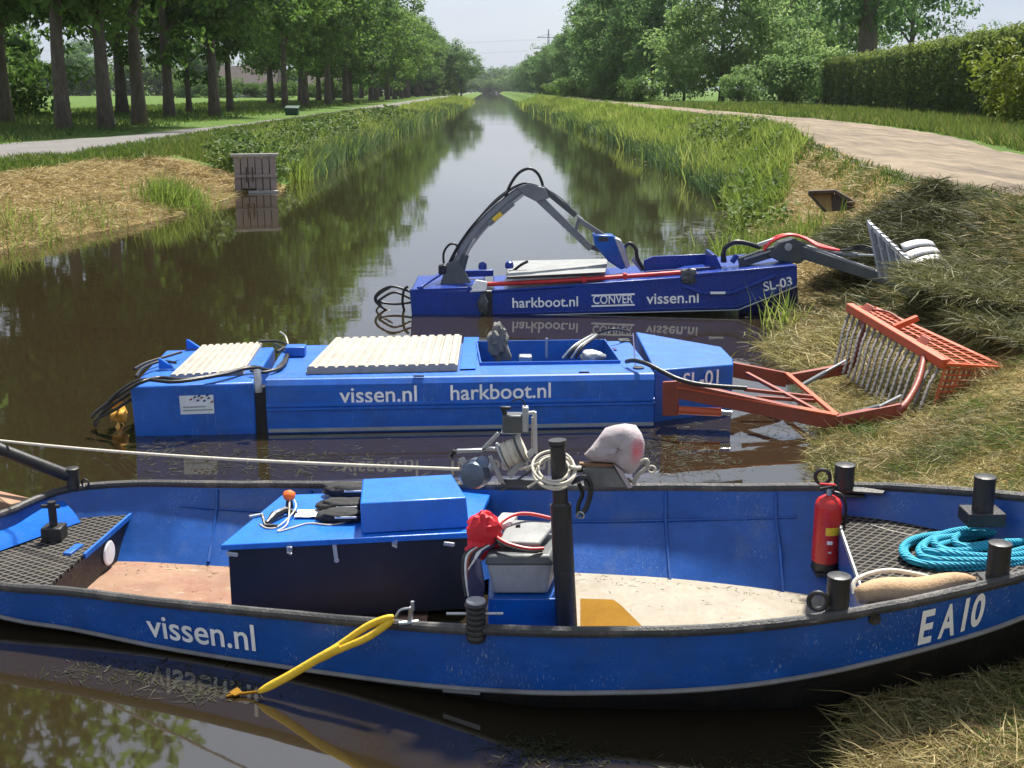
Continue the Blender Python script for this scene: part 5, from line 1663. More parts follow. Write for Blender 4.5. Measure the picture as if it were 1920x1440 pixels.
ribbed((575, 690), (858, 684), (866, 629), (628, 635), 15, .055, rk, .53)
ribbed((318, 705), (455, 697), (491, 643), (378, 649), 9, .03, rk, .475)
MB().bar(PZ(574, 697, .485), PZ(858, 691, .485), .03, .014).build('hatch_frame', 'galv', rk)
for a, b in (((868, 690), (905, 690)),):
    MB().hexa([PZ(862, 692, .474), PZ(892, 691, .474), PZ(898, 632, .474), PZ(870, 632, .474), PZ(862, 692, .486), PZ(892, 691, .486), PZ(898, 632, .486), PZ(870, 632, .486)]).build('cross_member', 'blue_bright', rk, bevel=.003)
# fittings
for u, v in ((350, 655), (298, 692)):
    p = PZ(u, v, .445)
    MB().hexa([p, p + E1 * .14, p + E1 * .15 + E2 * .03, p + E2 * .03, p + V((0, 0, .09)), p + E1 * .02 + V((0, 0, .09)), p + E1 * .02 + E2 * .03 + V((0, 0, .09)), p + E2 * .03 + V((0, 0, .09))]).build('bracket', 'blue_bright', rk)
p = PZ(555, 665, .48)
MB().box(p + V((0, 0, .04)), (.18, .16, .09), (E1, E2, V((0, 0, 1)))).build('hinge_block', 'blue_deck', rk, bevel=.01)
MB().tube([PY(482, 694, 10.05), PY(484, 722, 9.98), PY(485, 735, 9.98)], [.03, .034, .03], 12).build('hinge_pin', 'steel', rk)
MB().box(A((ap + am) / 2, .08, .2), (am - ap, .1, .4), (E1, E2, V((0, 0, 1)))).build('hinge_column', 'rubber', rk)
for u, v in ((710, 710), (785, 705), (1095, 698)):
    MB().box(PY(u, v, A(2.4, .03, 0).y), (.09, .02, .012)).build('slot', 'rubber', rk)
hs_ = [[(490, 690), (470, 688), (440, 695), (400, 704), (345, 712), (300, 708), (262, 718), (225, 740), (190, 765), (172, 782)],
       [(520, 660), (538, 652), (535, 680), (510, 695), (486, 690), (455, 692), (420, 702), (330, 716), (268, 712), (230, 730), (205, 752)],
       [(515, 645), (540, 660), (528, 688), (495, 698), (470, 695)],
       [(485, 640), (520, 640), (540, 648), (536, 670), (520, 690)],
       [(330, 680), (300, 678), (268, 690), (255, 706)], [(340, 660), (300, 672), (270, 682), (252, 692)]]
for k, pts in enumerate(hs_):
    MB().tube(spline([PZ(u, v, .50) if u > 250 else PY(u, v, 10.0 - .0 * k) for u, v in pts], 40), .016 if k < 2 else .013, 8).build('hose', 'rubber', rk, 80)
MB().tube(spline([PZ(525, 622, .6), PZ(535, 630, .55), PZ(540, 645, .5)], 8), .008, 6).build('wire', 'rope_white', rk)
# propeller at the stern
pp = PY(222, 780, 10.25)
hub = MB().lathe(pp + V((.06, 0, 0)), [(.05, 0), (.055, .05), (.03, .12), (.0, .13)], V((-1, 0, 0)), 16).build('propeller', 'yellow_prop', rk)
for k in range(5):
    a = k * 1.2566 + .4
    d = V((0, math.cos(a), math.sin(a)))
    t_ = V((0, -math.sin(a), math.cos(a)))
    MB().add([pp + d * .04, pp + d * .10 + t_ * .06 + V((-.04, 0, 0)), pp + d * .17 + t_ * .02, pp + d * .11 - t_ * .055 + V((.045, 0, 0))], [(0, 1, 2), (0, 2, 3), (2, 1, 0), (3, 2, 0)]).build('blade', 'yellow_prop', hub, 0)
for k in range(3):
    MB().tube(spline([PY(245, 725 + k * 12, 10.05), PY(215, 745 + 12 * k, 10.1), PY(190 - 5 * k, 775 + 6 * k, 10.15), PY(180, 800, 10.2)], 14), .014, 7).build('hose', 'rubber', rk, 80)
# sticker with lettering lines
so = V((0, -.004, 0)) - E2 * .003
sq = [PY(336, 742, A(.4, 0, 0).y), PY(400, 740, A(.7, 0, 0).y), PY(402, 775, A(.7, 0, 0).y), PY(339, 777, A(.4, 0, 0).y)]
onp = lambda p: A(toA(p)[0], -.004, p.z)
st_ = MB().add([onp(p) for p in sq[::-1]], [(0, 1, 2, 3)]).build('sticker', 'sticker', rk, 0)
for k, (u, v) in enumerate(((355, 752), (362, 748), (368, 754), (375, 749), (380, 755), (388, 750), (394, 757), (385, 745), (370, 746))):
    p = A(toA(PY(u, v, 10.0))[0], -.008, PY(u, v, 10.0).z)
    MB().add([p, p + E1 * .028 + V((0, 0, .012)), p + E1 * .018 + V((0, 0, .024)), p + E1 * .004 + V((0, 0, .016))], [(0, 1, 2, 3)]).build('fish_mark', 'navy' if k % 3 else 'red_oxide', st_, 0)
for v in (764, 770):
    MB().bar(A(toA(PY(343, v, 10.0))[0], -.006, PY(343, v, 10.0).z), A(toA(PY(385 if v < 768 else 398, v - 1, 10.0))[0], -.006, PY(395, v - 1, 10.0).z), .002, .010).build('text_line', 'galv', st_, 0)


def on_side(u, v):
    p = PY(u, v, A(2, 0, 0).y)
    for _ in range(4):
        p = PY(u, v, A(toA(p)[0], -.004, 0).y)
    return p


lettering('vissen.nl', on_side(637, 756), on_side(782, 752), V((0, 0, 1)), rk)
lettering('harkboot.nl', on_side(845, 750), on_side(1033, 745), V((0, 0, 1)), rk)

# bow section, narrower and tapered
b0n, b1n = A(LA, .10, 0), PY(1375, 722, A(LA, .1, 0).y + .55)
zb0, zb1 = .47, .44
n1, n2 = PZ(1228, 694, .47), PZ(1375, 683, .44)
f1_, f2_, f3_ = PZ(1192, 622, .47), PZ(1352, 650, .45), PZ(1374, 672, .44)
top_ = [n1, n2, f3_, f2_, f1_]
bowp = [V((p.x, p.y, -.1)) for p in top_]
MB().prism(bowp, (0, 0, .10)).build('bow_bottom', 'navy', rk)
mb = MB()
k = len(top_)
mb.add([V((p.x, p.y, .0)) for p in top_] + top_, [(i, (i + 1) % k, k + (i + 1) % k, k + i) for i in range(k)] + [tuple(range(k, 2 * k))])
mb.build('bow', 'blue_deck', rk, 20, bevel=.012)
MB().box(PZ(1170, 638, .478), (.10, .14, .012), (E1, E2, V((0, 0, 1)))).build('vent_grille', 'rubber', rk)
MB().box(PZ(1150, 655, .478), (.05, .10, .012), (E1, E2, V((0, 0, 1)))).build('vent_grille', 'navy', rk)
MB().bar(PZ(1192, 692, .474), PZ(1187, 625, .474), .012, .006).build('deck_seam', 'navy', rk)
dn = (n2 - n1).normalized()
nrm = V((dn.y, -dn.x, 0))
lt0, lt1 = n1.lerp(n2, .345), n1.lerp(n2, .80)
lettering('SL-01', V((lt0.x, lt0.y, .285)) + nrm * .016, V((lt1.x, lt1.y, .285)) + nrm * .016, V((0, 0, 1)), rk, aspect=1.0)
MB().lathe(PZ(1197, 690, .475), [(.05, 0), (.05, .01), (.0, .012)], V((0, 0, 1)), 18).build('grommet', 'rubber', rk)
MB().tube(spline([PZ(1175, 678, .52), PZ(1190, 676, .56), PZ(1215, 683, .56), PY(1245, 698, 10.15), PY(1275, 712, 10.05), PY(1320, 722, 10.0), PY(1400, 728, 10.0)], 34), .020, 9).build('hose', 'rubber', rk, 80)
MB().tube(spline([PZ(1120, 625, .55), PZ(1150, 617, .62), PZ(1180, 622, .55)], 12), .012, 7).build('hose', 'rubber', rk, 80)

# orange lifting frame: near beam, far beam, braces
Y0 = A(LA, -.02, 0).y
fr = MB().hexa([PY(1242, 780, Y0 - .03), PY(1272, 780, Y0 - .03), PY(1272, 778, Y0 + .07), PY(1242, 778, Y0 + .07), PY(1242, 716, Y0 - .03), PY(1274, 714, Y0 - .03), PY(1274, 713, Y0 + .07), PY(1242, 715, Y0 + .07)]).build('pivot_plate', 'red_oxide', rk, bevel=.008)
near_c = PZ(1568, 792, .13)
far_c = PZ(1474, 712, .16)
arm = MB().bar(PY(1262, 728, Y0 + .02), near_c, .07, .15, h2=.12).build('lift_arm', 'red_oxide', rk, bevel=.006)
MB().bar(PY(1262, 706, Y0 + .02) + V((0, 0, -.08)), near_c + V((0, 0, .068)), .085, .012).build('flange', 'orange', arm)
MB().bar(PZ(1360, 690, .30), far_c, .07, .14).build('lift_arm', 'red_oxide', rk, bevel=.006)
MB().bar(far_c + V((0, 0, .06)), near_c + V((0, 0, .06)), .045, .03).build('cross_brace', 'orange', rk, bevel=.003)
MB().bar(PZ(1395, 730, .26), PZ(1530, 745, .20), .04, .03).build('cross_brace', 'red_oxide', rk, bevel=.003)
MB().bar(PZ(1400, 700, .28), near_c + V((-.1, .1, .05)), .035, .03).build('cross_brace', 'red_oxide', rk, bevel=.003)
MB().bar(PZ(1420, 745, .24), PZ(1528, 752, .18), .03, .03).build('cross_brace', 'red_oxide', rk, bevel=.003)
MB().tube([PY(1272, 769, Y0 - .02), PY(1352, 773, Y0 - .06)], .036, 14).build('hydraulic_cylinder', 'orange', rk)
MB().tube([PY(1352, 773, Y0 - .06), PY(1372, 775, Y0 - .07)], .022, 12).build('cylinder_rod', 'steel', rk)
# arms that bend up to the rake
nb, fb = PZ(1690, 768, .24), PZ(1592, 690, .26)
MB().bar(near_c, nb, .07, .12).build('rake_arm', 'red_oxide', rk, bevel=.006)
MB().bar(far_c, fb, .06, .10).build('rake_arm', 'red_oxide', rk, bevel=.006)
MB().tube([PY(1505, 722, 11.2), PY(1548, 698, 11.3)], .022, 10).build('hydraulic_cylinder', 'grey_arm', rk)
MB().tube([PY(1545, 699, 11.3), PY(1592, 673, 11.45)], .014, 10).build('cylinder_rod', 'steel', rk)
MB().tube([near_c + V((.18, .08, .06)), PY(1650, 762, 9.95)], .022, 10).build('hydraulic_cylinder', 'grey_arm', rk)
MB().tube([PY(1648, 763, 9.95), PY(1690, 742, 10.0)], .014, 10).build('cylinder_rod', 'steel', rk)
MB().bar(PZ(1500, 716, .12), PZ(1505, 730, .02), .03, .02).build('cylinder_lug', 'red_oxide', rk)

# the rake
T0, T1 = PY(1592, 576, 11.9), PY(1772, 683, 10.25)      # front top beam, far to near
rake = MB().bar(T0, T1, .075, .085).build('rake_beam', 'orange', rk, bevel=.008)
td = (T1 - T0).normalized()
B0, B1 = PY(1566, 684, 11.55), PY(1722, 802, 9.95)      # feet of the tines
back0, back1 = PY(1640, 578, 12.2), PY(1884, 690, 10.7)
n = 17
for k in range(n):
    f = (k + .3) / n
    t0 = T0.lerp(T1, f) + V((0, 0, -.04)); b0 = B0.lerp(B1, f)
    bow_ = (b0 - t0).cross(td).normalized() * .03
    tn = MB()
    pts = spline([t0, t0.lerp(b0, .35) + bow_, t0.lerp(b0, .7) + bow_ * .6, b0 + V((-.02, 0, -.02))], 25)
    tn.tube(pts, [.020 if i % 2 else .011 for i in range(25)], 7)       # ridged like a chain
    tn.build('tine', 'tine', rake, 80)
for f in (.16, .80):
    t0 = T0.lerp(T1, f) + V((0, -.03, -.02)); b0 = (fb if f < .5 else nb)
    MB().tube(spline([t0, t0.lerp(b0, .5) + V((.035, -.02, 0)), b0 + V((.02, 0, .03)), b0 + V((-.05, 0, -.01))], 14), [.030] * 9 + [.036] * 5, 8).build('upright', 'red_oxide', rake, 60)
# perforated top plate: bars both ways, so the holes are real
MB().bar(back0, back1, .05, .03).build('back_rail', 'orange', rake, bevel=.004)
MB().bar(T1, back1, .06, .03).build('end_rail', 'orange', rake, bevel=.004)
MB().bar(T0, back0, .06, .03).build('end_rail', 'orange', rake, bevel=.004)
for f in (.25, .5, .75):
    MB().bar(T0.lerp(back0, f), T1.lerp(back1, f), .022, .012).build('grid_bar', 'orange', rake)
for k in range(1, 22):
    f = k / 22
    MB().bar(T0.lerp(T1, f), back0.lerp(back1, f), .026, .010).build('grid_bar', 'orange', rake)
for f in (.13, .72):
    p = T0.lerp(T1, f)
    MB().prism([p + td * -.06, p + td * .10, p + td * .10 + V((.09, .02, .09)), p + td * .0 + V((.06, .02, .10))], V((.01, .03, 0))).build('lug', 'red_oxide', rake, bevel=.004)
p = T0.lerp(T1, .45) + V((.06, .05, .02))
MB().bar(p, p + V((.22, .03, .09)), .06, .05).build('lug', 'orange', rake, bevel=.004)
MB().tube(spline([T0.lerp(T1, .14) + V((.05, .06, .04)), T0.lerp(T1, .25) + V((.2, .15, .05)), T0.lerp(T1, .40) + V((.22, .1, .03))], 10), .012, 7).build('guard_rod', 'red_oxide', rake)
# mesh side at the near end
S0, S1, S2, S3 = T1 + V((0, 0, -.04)), back1 + V((0, 0, -.03)), PY(1830, 778, 10.5), PY(1742, 790, 10.05)
for k in range(10):
    f = k / 9
    MB().bar(S0.lerp(S3, f), S1.lerp(S2, f), .018, .014).build('mesh_bar', 'orange', rake)
for k in range(13):
    f = k / 12
    MB().bar(S0.lerp(S1, f), S3.lerp(S2, f), .014, .016, V((0, 1, 0))).build('mesh_bar', 'red_oxide' if k % 3 else 'orange', rake)

# ------------------------------------------------------------------ the indigo boat with crane arm and grab
C0, C1 = PZ(775, 590, 0), PZ(1440, 588, 0)
G1 = (C1 - C0).normalized(); G2 = V((-G1.y, G1.x, 0))
YC = C0.y
cb_ = thing('grab_boat', C0 + G1 * 2.4 + G2 * .75, 'dark indigo boat with a folded grey crane arm and a red pipe on deck', 'boat')
S = lambda u, v, dy=0.0: PY(u, v, YC + dy)
W3 = 1.45


def block(px, dy0, dy1, name, mat, bevel=.01, sub=None):
    """solid whose near face is the pixel polygon px at depth dy0, reaching back to dy1"""
    a = [S(u, v, dy0) for u, v in px]
    return MB().prism(a, V((0, dy1 - dy0, 0))).build(name, mat, sub or cb_, 20, bevel)


block([(772, 592), (905, 592), (905, 543), (768, 548)], 0.0, W3, 'stern_pod', 'indigo', .015)
block([(768, 549), (890, 544), (890, 538), (768, 543)], -.012, -.001, 'rail', 'indigo', .004)
block([(922, 593), (1385, 580), (1495, 536), (1495, 498), (1300, 517), (1282, 523), (922, 548)], 0.0, W3, 'hull', 'indigo', .015)
# flat lower bow leaning back
MB().add([S(1385, 581, .01), S(1495, 537, .01), S(1496, 572, .16), S(1440, 598, .20), S(1385, 598, .18)], [(4, 3, 2, 1, 0)]).build('bow_bottom', 'navy', cb_, 0)  # navy puts the shade of this down-facing plane into its colour
MB().add([S(1496, 498, .01), S(1496, 572, .16), S(1496, 560, W3), S(1496, 492, W3)], [(0, 1, 2, 3)]).build('bow_plate', 'indigo', cb_, 0)
for pts, w in ((((925, 593), (1385, 581), (1495, 537)), .012), (((925, 588), (1380, 575), (1490, 532)), .012)):
    MB().tube([S(u, v, -.008) for u, v in pts], .008, 6).build('chine_stripe', 'galv' if pts[0][1] == 593 else 'indigo', cb_)
MB().bar(S(922, 546, -.004), S(1282, 521, -.004), .03, .03).build('rail', 'indigo', cb_, bevel=.006)
MB().bar(S(1300, 516, -.004), S(1494, 499, -.004), .03, .035).build('rail', 'indigo', cb_, bevel=.006)
pz = [S(1278, 535, -.01), S(1318, 550, -.02), S(1372, 549, -.02), S(1455, 516, -.01)]
for a, b in zip(pz, pz[1:]):
    MB().bar(a, b, .05, .05, h2=.05).build('knuckle', 'indigo', cb_, bevel=.012)
MB().bar(S(1332, 549, -.05), S(1360, 549, -.05), .012, .03).build('painted_glint', 'white_paint', cb_)  # white strip painted as the bright highlight on the facet
lettering('harkboot.nl', S(961, 577, -.006), S(1084, 574, -.006), V((0, 0, 1)), cb_)
lettering('vissen.nl', S(1212, 570, -.006), S(1310, 567, -.006), V((0, 0, 1)), cb_)
lettering('SL-03', S(1433, 546, -.006), S(1486, 535, -.006), V((0, 0, 1)), cb_)
lettering('CONVER', S(1112, 570, -.006), S(1187, 568, -.006), V((0, 0, 1)), cb_, bold=1, aspect=1.25)
for v0 in (554, 574):
    MB().bar(S(1109, v0, -.006), S(1190, v0 - 2.5, -.006), .003, .022).build('logo_bar', 'white_paint', cb_, 0)
# black joint between pod and hull
MB().box(S(913, 570, .2), (.20, .4, .42)).build('joint', 'rubber', cb_, bevel=.03)
MB().blob(S(906, 570, -.02), (.07, .06, .13), amp=.4, seed=3).build('chain', 'grey_dark', cb_, 40)
# deck furniture
zd = lambda u, v, z: PZ(u, v, z)
block([(948, 524), (1135, 516), (1135, 509), (952, 518)], .25, 1.15, 'engine_cover', 'grey_lid', .01)
MB().hexa([PZ(950, 522, .47), PZ(1135, 513, .52), PZ(1140, 488, .50), PZ(960, 492, .45), PZ(950, 519, .50), PZ(1135, 510, .55), PZ(1140, 485, .54), PZ(960, 489, .48)]).build('cover_lid', 'grey_lid', cb_, bevel=.006)
block([(1205, 515), (1345, 505), (1345, 480), (1335, 476), (1225, 481), (1208, 488)], .95, 1.0, 'cockpit_wall', 'indigo', .004)
block([(1330, 509), (1356, 507), (1342, 478), (1335, 477)], .40, .95, 'cockpit_wall', 'indigo', .004)
block([(1210, 517), (1345, 508), (1345, 500), (1210, 509)], .35, .39, 'cockpit_wall', 'navy', .004)
MB().hexa([S(1215, 512, .40), S(1330, 505, .40), S(1330, 503, .94), S(1215, 510, .94), S(1215, 511, .40), S(1330, 504, .40), S(1330, 502, .94), S(1215, 509, .94)]).build('cockpit_floor', 'grey_dark', cb_)
red = MB().tube(spline([S(907, 533, .10), S(960, 531, .10), S(1060, 526, .10), S(1180, 518, .10), S(1265, 512, .10), S(1300, 509, .10)], 30), .030, 10).build('red_pipe', 'red_hose', cb_, 80)
for u, v in ((1095, 524), (1172, 518)):
    MB().box(S(u, v, .08), (.05, .08, .08)).build('pipe_clip', 'red_hose', red, bevel=.008)
MB().blob(S(1292, 519, .02), (.11, .07, .10), amp=.5, freq=3, seed=8).build('chain', 'grey_dark', cb_, 40)
MB().hexa([S(880, 548, -.02), S(912, 546, -.02), S(912, 546, .2), S(880, 548, .2), S(892, 524, -.02), S(914, 528, -.02), S(914, 528, .2), S(892, 524, .2)]).build('pivot', 'white_paint', cb_, bevel=.015)
for u in (790, 880):
    MB().lathe(S(u, 541, -.01), [(.030, 0), (.030, .02), (.0, .022)], V((0, -1, 0)), 14).build('bolt', 'indigo', cb_)
for u, v, dy in ((905, 497, .5), (955, 495, .6)):
    MB().lathe(S(u, v + 8, dy), [(.05, 0), (.06, .03), (.05, .08), (.02, .10)], V((0, 0, 1)), 14).build('filler_cap', 'indigo', cb_)
block([(868, 520), (925, 518), (925, 506), (872, 508)], .9, 1.0, 'pod_wall', 'indigo', .006)
MB().bar(S(785, 540, .2), S(842, 503, 1.2), .05, .03).build('pod_wall', 'indigo', cb_, bevel=.004)
MB().tube(spline([S(958, 512, .6), S(975, 498, .6), S(990, 490, .6)], 8), .02, 7).build('hose', 'rubber', cb_)
# propeller cage of bent rods
for pts in (((772, 548), (735, 537), (708, 550), (705, 566), (730, 583), (772, 588)), ((770, 560), (740, 548), (715, 560), (712, 566), (740, 570), (772, 567)), ((765, 537), (757, 545), (755, 570), (762, 592))):
    MB().tube(spline([S(u, v, .35) for u, v in pts], 24), .017, 8).build('cage_rod', 'rubber', cb_, 80)
MB().tube(spline([S(735, 537, .75), S(705, 560, .75), S(735, 585, .75)], 14), .014, 8).build('cage_rod', 'rubber', cb_, 80)

# crane arm
D = .75
K = lambda u, v, d=0.0: PY(u, v, YC + D + d)
MB().hexa([K(825, 535, -.15), K(885, 533, -.15), K(885, 531, .15), K(825, 533, .15), K(838, 492, -.08), K(860, 488, -.08), K(860, 488, .1), K(838, 492, .1)]).build('crane_base', 'grey_dark', cb_, bevel=.01)
crane = MB().tube(spline([K(848, 508), K(862, 482), K(880, 452), K(908, 418), (K(948, 380)), K(985, 352)], 24), [.055] * 6 + [.078] * 12 + [.07] * 6, 8).build('boom', 'grey_arm', cb_, 40)
for k in range(3):
    MB().tube(spline([K(838 + 3 * k, 500, -.05 + .05 * k), K(858 + 2 * k, 462 - 2 * k, -.05 + .05 * k), K(890 + 2 * k, 418 - 2 * k, -.05 + .05 * k), K(935, 374 - 2 * k, -.05 + .05 * k), K(980, 344, -.05 + .05 * k), K(1015, 352, -.04 + .05 * k)], 30), .014, 7).build('hose', 'rubber', crane, 80)
MB().tube([K(864, 515, -.06), K(874, 478, -.06)], .040, 12).build('lift_cylinder', 'grey_dark', crane)
MB().tube([K(874, 478, -.06), K(890, 446, -.06)], .022, 10).build('cylinder_rod', 'steel', crane)
MB().tube([K(916, 420, -.05), K(962, 380, -.05)], .042, 12).build('arm_cylinder', 'grey_arm', crane)
MB().tube([K(962, 380, -.05), K(986, 361, -.05)], .022, 10).build('cylinder_rod', 'steel', crane)
MB().tube([K(925, 413, -.09), K(940, 400, -.09)], .03, 8).build('decal', 'label_yellow', crane)
MB().prism([K(968, 352, -.09), K(990, 344, -.09), K(1022, 352, -.09), K(1030, 372, -.09), K(1005, 378, -.09), K(985, 368, -.09)], V((0, .18, 0))).build('elbow', 'grey_arm', crane, 20, .012)
MB().bar(K(1000, 362), K(1108, 466), .10, .11, h2=.09).build('dipper', 'grey_arm', crane, bevel=.01)
MB().bar(K(1014, 350), K(1080, 404), .05, .075).build('bucket_cylinder', 'grey_dark', crane, bevel=.008)
MB().tube([K(1060, 388), K(1092, 412)], .02, 8).build('cylinder_rod', 'steel', crane)
MB().bar(K(1078, 434), K(1086, 410), .06, .05).build('link', 'grey_arm', crane, bevel=.006)
MB().bar(K(1084, 411), K(1140, 448), .06, .065).build('link', 'grey_arm', crane, bevel=.006)
MB().bar(K(1104, 462), K(1130, 470), .06, .06).build('link', 'grey_dark', crane, bevel=.006)
MB().prism([K(1112, 440, -.1), K(1150, 442, -.1), K(1172, 462, -.1), K(1180, 500, -.1), K(1165, 506, -.1), K(1140, 490, -.1), K(1115, 460, -.1)], V((0, .26, 0))).build('head', 'blue_hull', crane, 20, .02)
MB().prism([K(1152, 446, -.12), K(1166, 452, -.12), K(1182, 498, -.12), K(1174, 505, -.12)], V((0, .30, 0))).build('head_plate', 'galv', crane, 20, .008)
MB().box(K(1130, 447), (.16, .2, .09)).build('valve_block', 'grey_dark', crane, bevel=.015)
for d in (-.05, .05):
    MB().tube(spline([K(1168, 466, d), K(1180, 456, d), K(1192, 466, d), K(1195, 484, d), K(1207, 505, d)], 16), .026, 8).build('hose', 'rubber', crane, 80)
MB().tube([K(1186, 484, -.02), K(1205, 507, -.02)], .03, 8).build('hydraulic_end', 'galv', crane)
MB().tube(spline([K(946, 378), K(955, 350), K(972, 325), K(992, 316), (K(1008, 325)), K(1017, 345), K(1016, 356)], 30), .020, 8).build('hose', 'rubber', crane, 80)
MB().tube(spline([K(832, 494), K(832, 474), K(842, 459), K(854, 458), K(860, 468)], 16), .016, 8).build('hose', 'rubber', crane, 80)
MB().tube(spline([K(1030, 357), K(1052, 372), K(1072, 392), K(1076, 402)], 12), .007, 6).build('wire', 'rubber', crane)
MB().box(K(830, 505, -.05), (.11, .14, .13)).build('slew_motor', 'rubber', crane, bevel=.02)

# second arm with the grab over the bow
Q = lambda u, v, d=0.0: PY(u, v, YC + .45 + d)
grab = MB().bar(Q(1385, 492), Q(1482, 462), .12, .13).build('grab_arm', 'grey_dark', cb_, bevel=.008)
MB().prism([Q(1440, 480, -.1), Q(1462, 455, -.1), Q(1490, 447, -.1), Q(1512, 458, -.1), Q(1520, 478, -.1), Q(1500, 495, -.1), Q(1460, 490, -.1)], V((0, .2, 0))).build('knee_plate', 'grey_dark', grab, 20, .012)
MB().bar(Q(1500, 470), Q(1672, 526, -1.15), .13, .17, h2=.12).build('grab_boom', 'grey_dark', grab, bevel=.01)
MB().bar(Q(1512, 460, -.1), Q(1640, 506, -1.0), .03, .02).build('boom_flange', 'galv', grab)
MB().bar(Q(1395, 486, -.08), Q(1445, 470, -.08), .03, .025).build('cylinder_rod', 'steel', grab)
MB().tube([Q(1545, 474, -.25), Q(1610, 478, -.7)], .034, 10).build('grab_cylinder', 'grey_arm', grab)
MB().tube([Q(1608, 478, -.7), Q(1655, 480, -1.0)], .018, 9).build('cylinder_rod', 'steel', grab)
MB().lathe(Q(1478, 463, -.105), [(.05, 0), (.05, .012), (.02, .016)], V((0, -1, 0)), 18).build('pin', 'galv', grab)
for k in range(3):
    MB().tube(spline([Q(1432, 470 - 3 * k, -.08 + .06 * k), Q(1450, 452 - 3 * k, -.08 + .06 * k), Q(1480, 441 - k, -.08 + .06 * k), Q(1508, 447 - k, -.10 + .06 * k), Q(1535, 462 - 2 * k, -.25 + .06 * k), Q(1575, 470, -.5 + .06 * k)], 24), .016, 8).build('hose', 'red_hose', grab, 80)
for k in range(2):
    MB().tube(spline([Q(1355 + 4 * k, 492, .1 * k), Q(1358, 468, .1 * k), Q(1376, 454 + 2 * k, .1 * k), Q(1400, 456, .1 * k), Q(1425, 464, .1 * k)], 20), .030, 9).build('hose', 'rubber', grab, 80)
for k in range(3):
    MB().tube(spline([Q(1575, 470, -.5 + .05 * k), Q(1615, 468 - 4 * k, -.75), Q(1650, 480 - 3 * k, -1.0), Q(1668, 505, -1.1)], 16), .012, 7).build('hose', 'rubber', grab, 80)
MB().bar(Q(1420, 460), Q(1455, 448), .05, .05).build('valve', 'aluminium', grab, bevel=.008)
MB().bar(Q(1372, 492), Q(1382, 478), .08, .06).build('bracket', 'indigo', grab, bevel=.008)
# comb plate of the grab
G_ = lambda u, v, y: PY(u, v, y)
g0, g1 = G_(1628, 418, 15.25), G_(1712, 498, 14.55)         # top edge
h0_, h1_ = G_(1652, 522, 14.95), G_(1724, 556, 14.35)      # lower edge
MB().bar(g0, g1, .05, .05).build('comb_rail', 'aluminium', grab, bevel=.006)
MB().bar(h0_, h1_, .06, .06).build('comb_rail', 'grey_dark', grab, bevel=.006)
for f in (.35, .7):
    MB().bar(g0.lerp(h0_, f), g1.lerp(h1_, f), .03, .035).build('comb_rail', 'grey_arm', grab, bevel=.004)
for k in range(11):
    f = k / 10
    a, b = g0.lerp(g1, f) + V((0, 0, .03)), h0_.lerp(h1_, f)
    MB().bar(a, b, .034, .05, V((1, 0, 0))).build('comb_tine', 'grey_arm' if k % 2 else 'galv', grab, bevel=.004)
# pale curved scoop slats behind the comb
for k in range(5):
    f0, f1_ = k / 5 + .012, (k + 1) / 5 - .012
    a, b = G_(1688, 456, 15.0), G_(1722, 545, 14.3)
    c, d = G_(1748, 447, 15.15), G_(1792, 512, 14.5)
    p0, p1, p2, p3 = a.lerp(b, f0), a.lerp(b, f1_), c.lerp(d, f1_), c.lerp(d, f0)
    rows = []
    for j in range(7):
        h = .022 * math.sin(math.pi * min(1, j / 5)) - (.03 if j == 6 else 0)
        rows.append([p0.lerp(p3, j / 6) + V((0, 0, h)), p1.lerp(p2, j / 6) + V((0, 0, h + .012))])
    o = MB().grid(rows).build('scoop_slat', 'aluminium', grab, 40)
    sm = o.modifiers.new('thick', 'SOLIDIFY'); sm.thickness = .012

# ------------------------------------------------------------------ things on the banks and far off
# plank sluice on the left bank
s0 = PZ(441, 362, .0)
s1 = PY(521, 358, s0.y + .35); s1.z = 0
sl = thing('plank_sluice', (s0 + s1) / 2, 'old grey plank sluice front set in the reedy left bank', 'sluice')
sd = (s1 - s0).normalized(); sn = V((sd.y, -sd.x, 0)); wl_ = (s1 - s0).length
hh = 1.02
for k in range(6):
    f0, f1 = k / 6, (k + 1) / 6
    a, b = s0 + sd * wl_ * f0, s0 + sd * (wl_ * f1 - .025)
    z0 = .02 if k not in (1, 2) else .12
    z1 = hh - .02 + .02 * (k % 2)
    off = sn * (.01 * (k % 3))
    MB().hexa([a + off + V((0, 0, z0)), b + off + V((0, 0, z0)), b + off - sn * .05 + V((0, 0, z0)), a + off - sn * .05 + V((0, 0, z0)),
               a + off + V((0, 0, z1)), b + off + V((0, 0, z1)), b + off - sn * .05 + V((0, 0, z1)), a + off - sn * .05 + V((0, 0, z1))]).build('plank', 'old_wood', sl, bevel=.006)
MB().bar(s0 - sd * .08 + V((0, 0, hh + .03)), s1 + sd * .05 + V((0, 0, hh + .03)), .16, .08).build('cap_beam', 'concrete', sl, bevel=.01)
MB().bar(s0 + sn * .05 + V((0, 0, .47)), s1 + sn * .05 + V((0, 0, .47)), .05, .08).build('waling', 'old_wood', sl, bevel=.008)
MB().bar(s0 + sn * .12 + sd * .35 + V((0, 0, .0)), s1 + sn * .12 + V((0, 0, .0)), .2, .12).build('sill', 'concrete', sl, bevel=.01)
MB().bar(s0 - sn * .10 + sd * .05 + V((0, 0, .48)), s1 - sn * .10 - sd * .05 + V((0, 0, .48)), .03, .95).build('back_board', 'rusty_rim', sl)
for f in (.28, .42):
    p = s0 + sd * wl_ * f + sn * .07
    MB().bar(p + V((0, 0, .30)), p + V((0, 0, .72)), .035, .02).build('iron_strap', 'rusty_rim', sl)
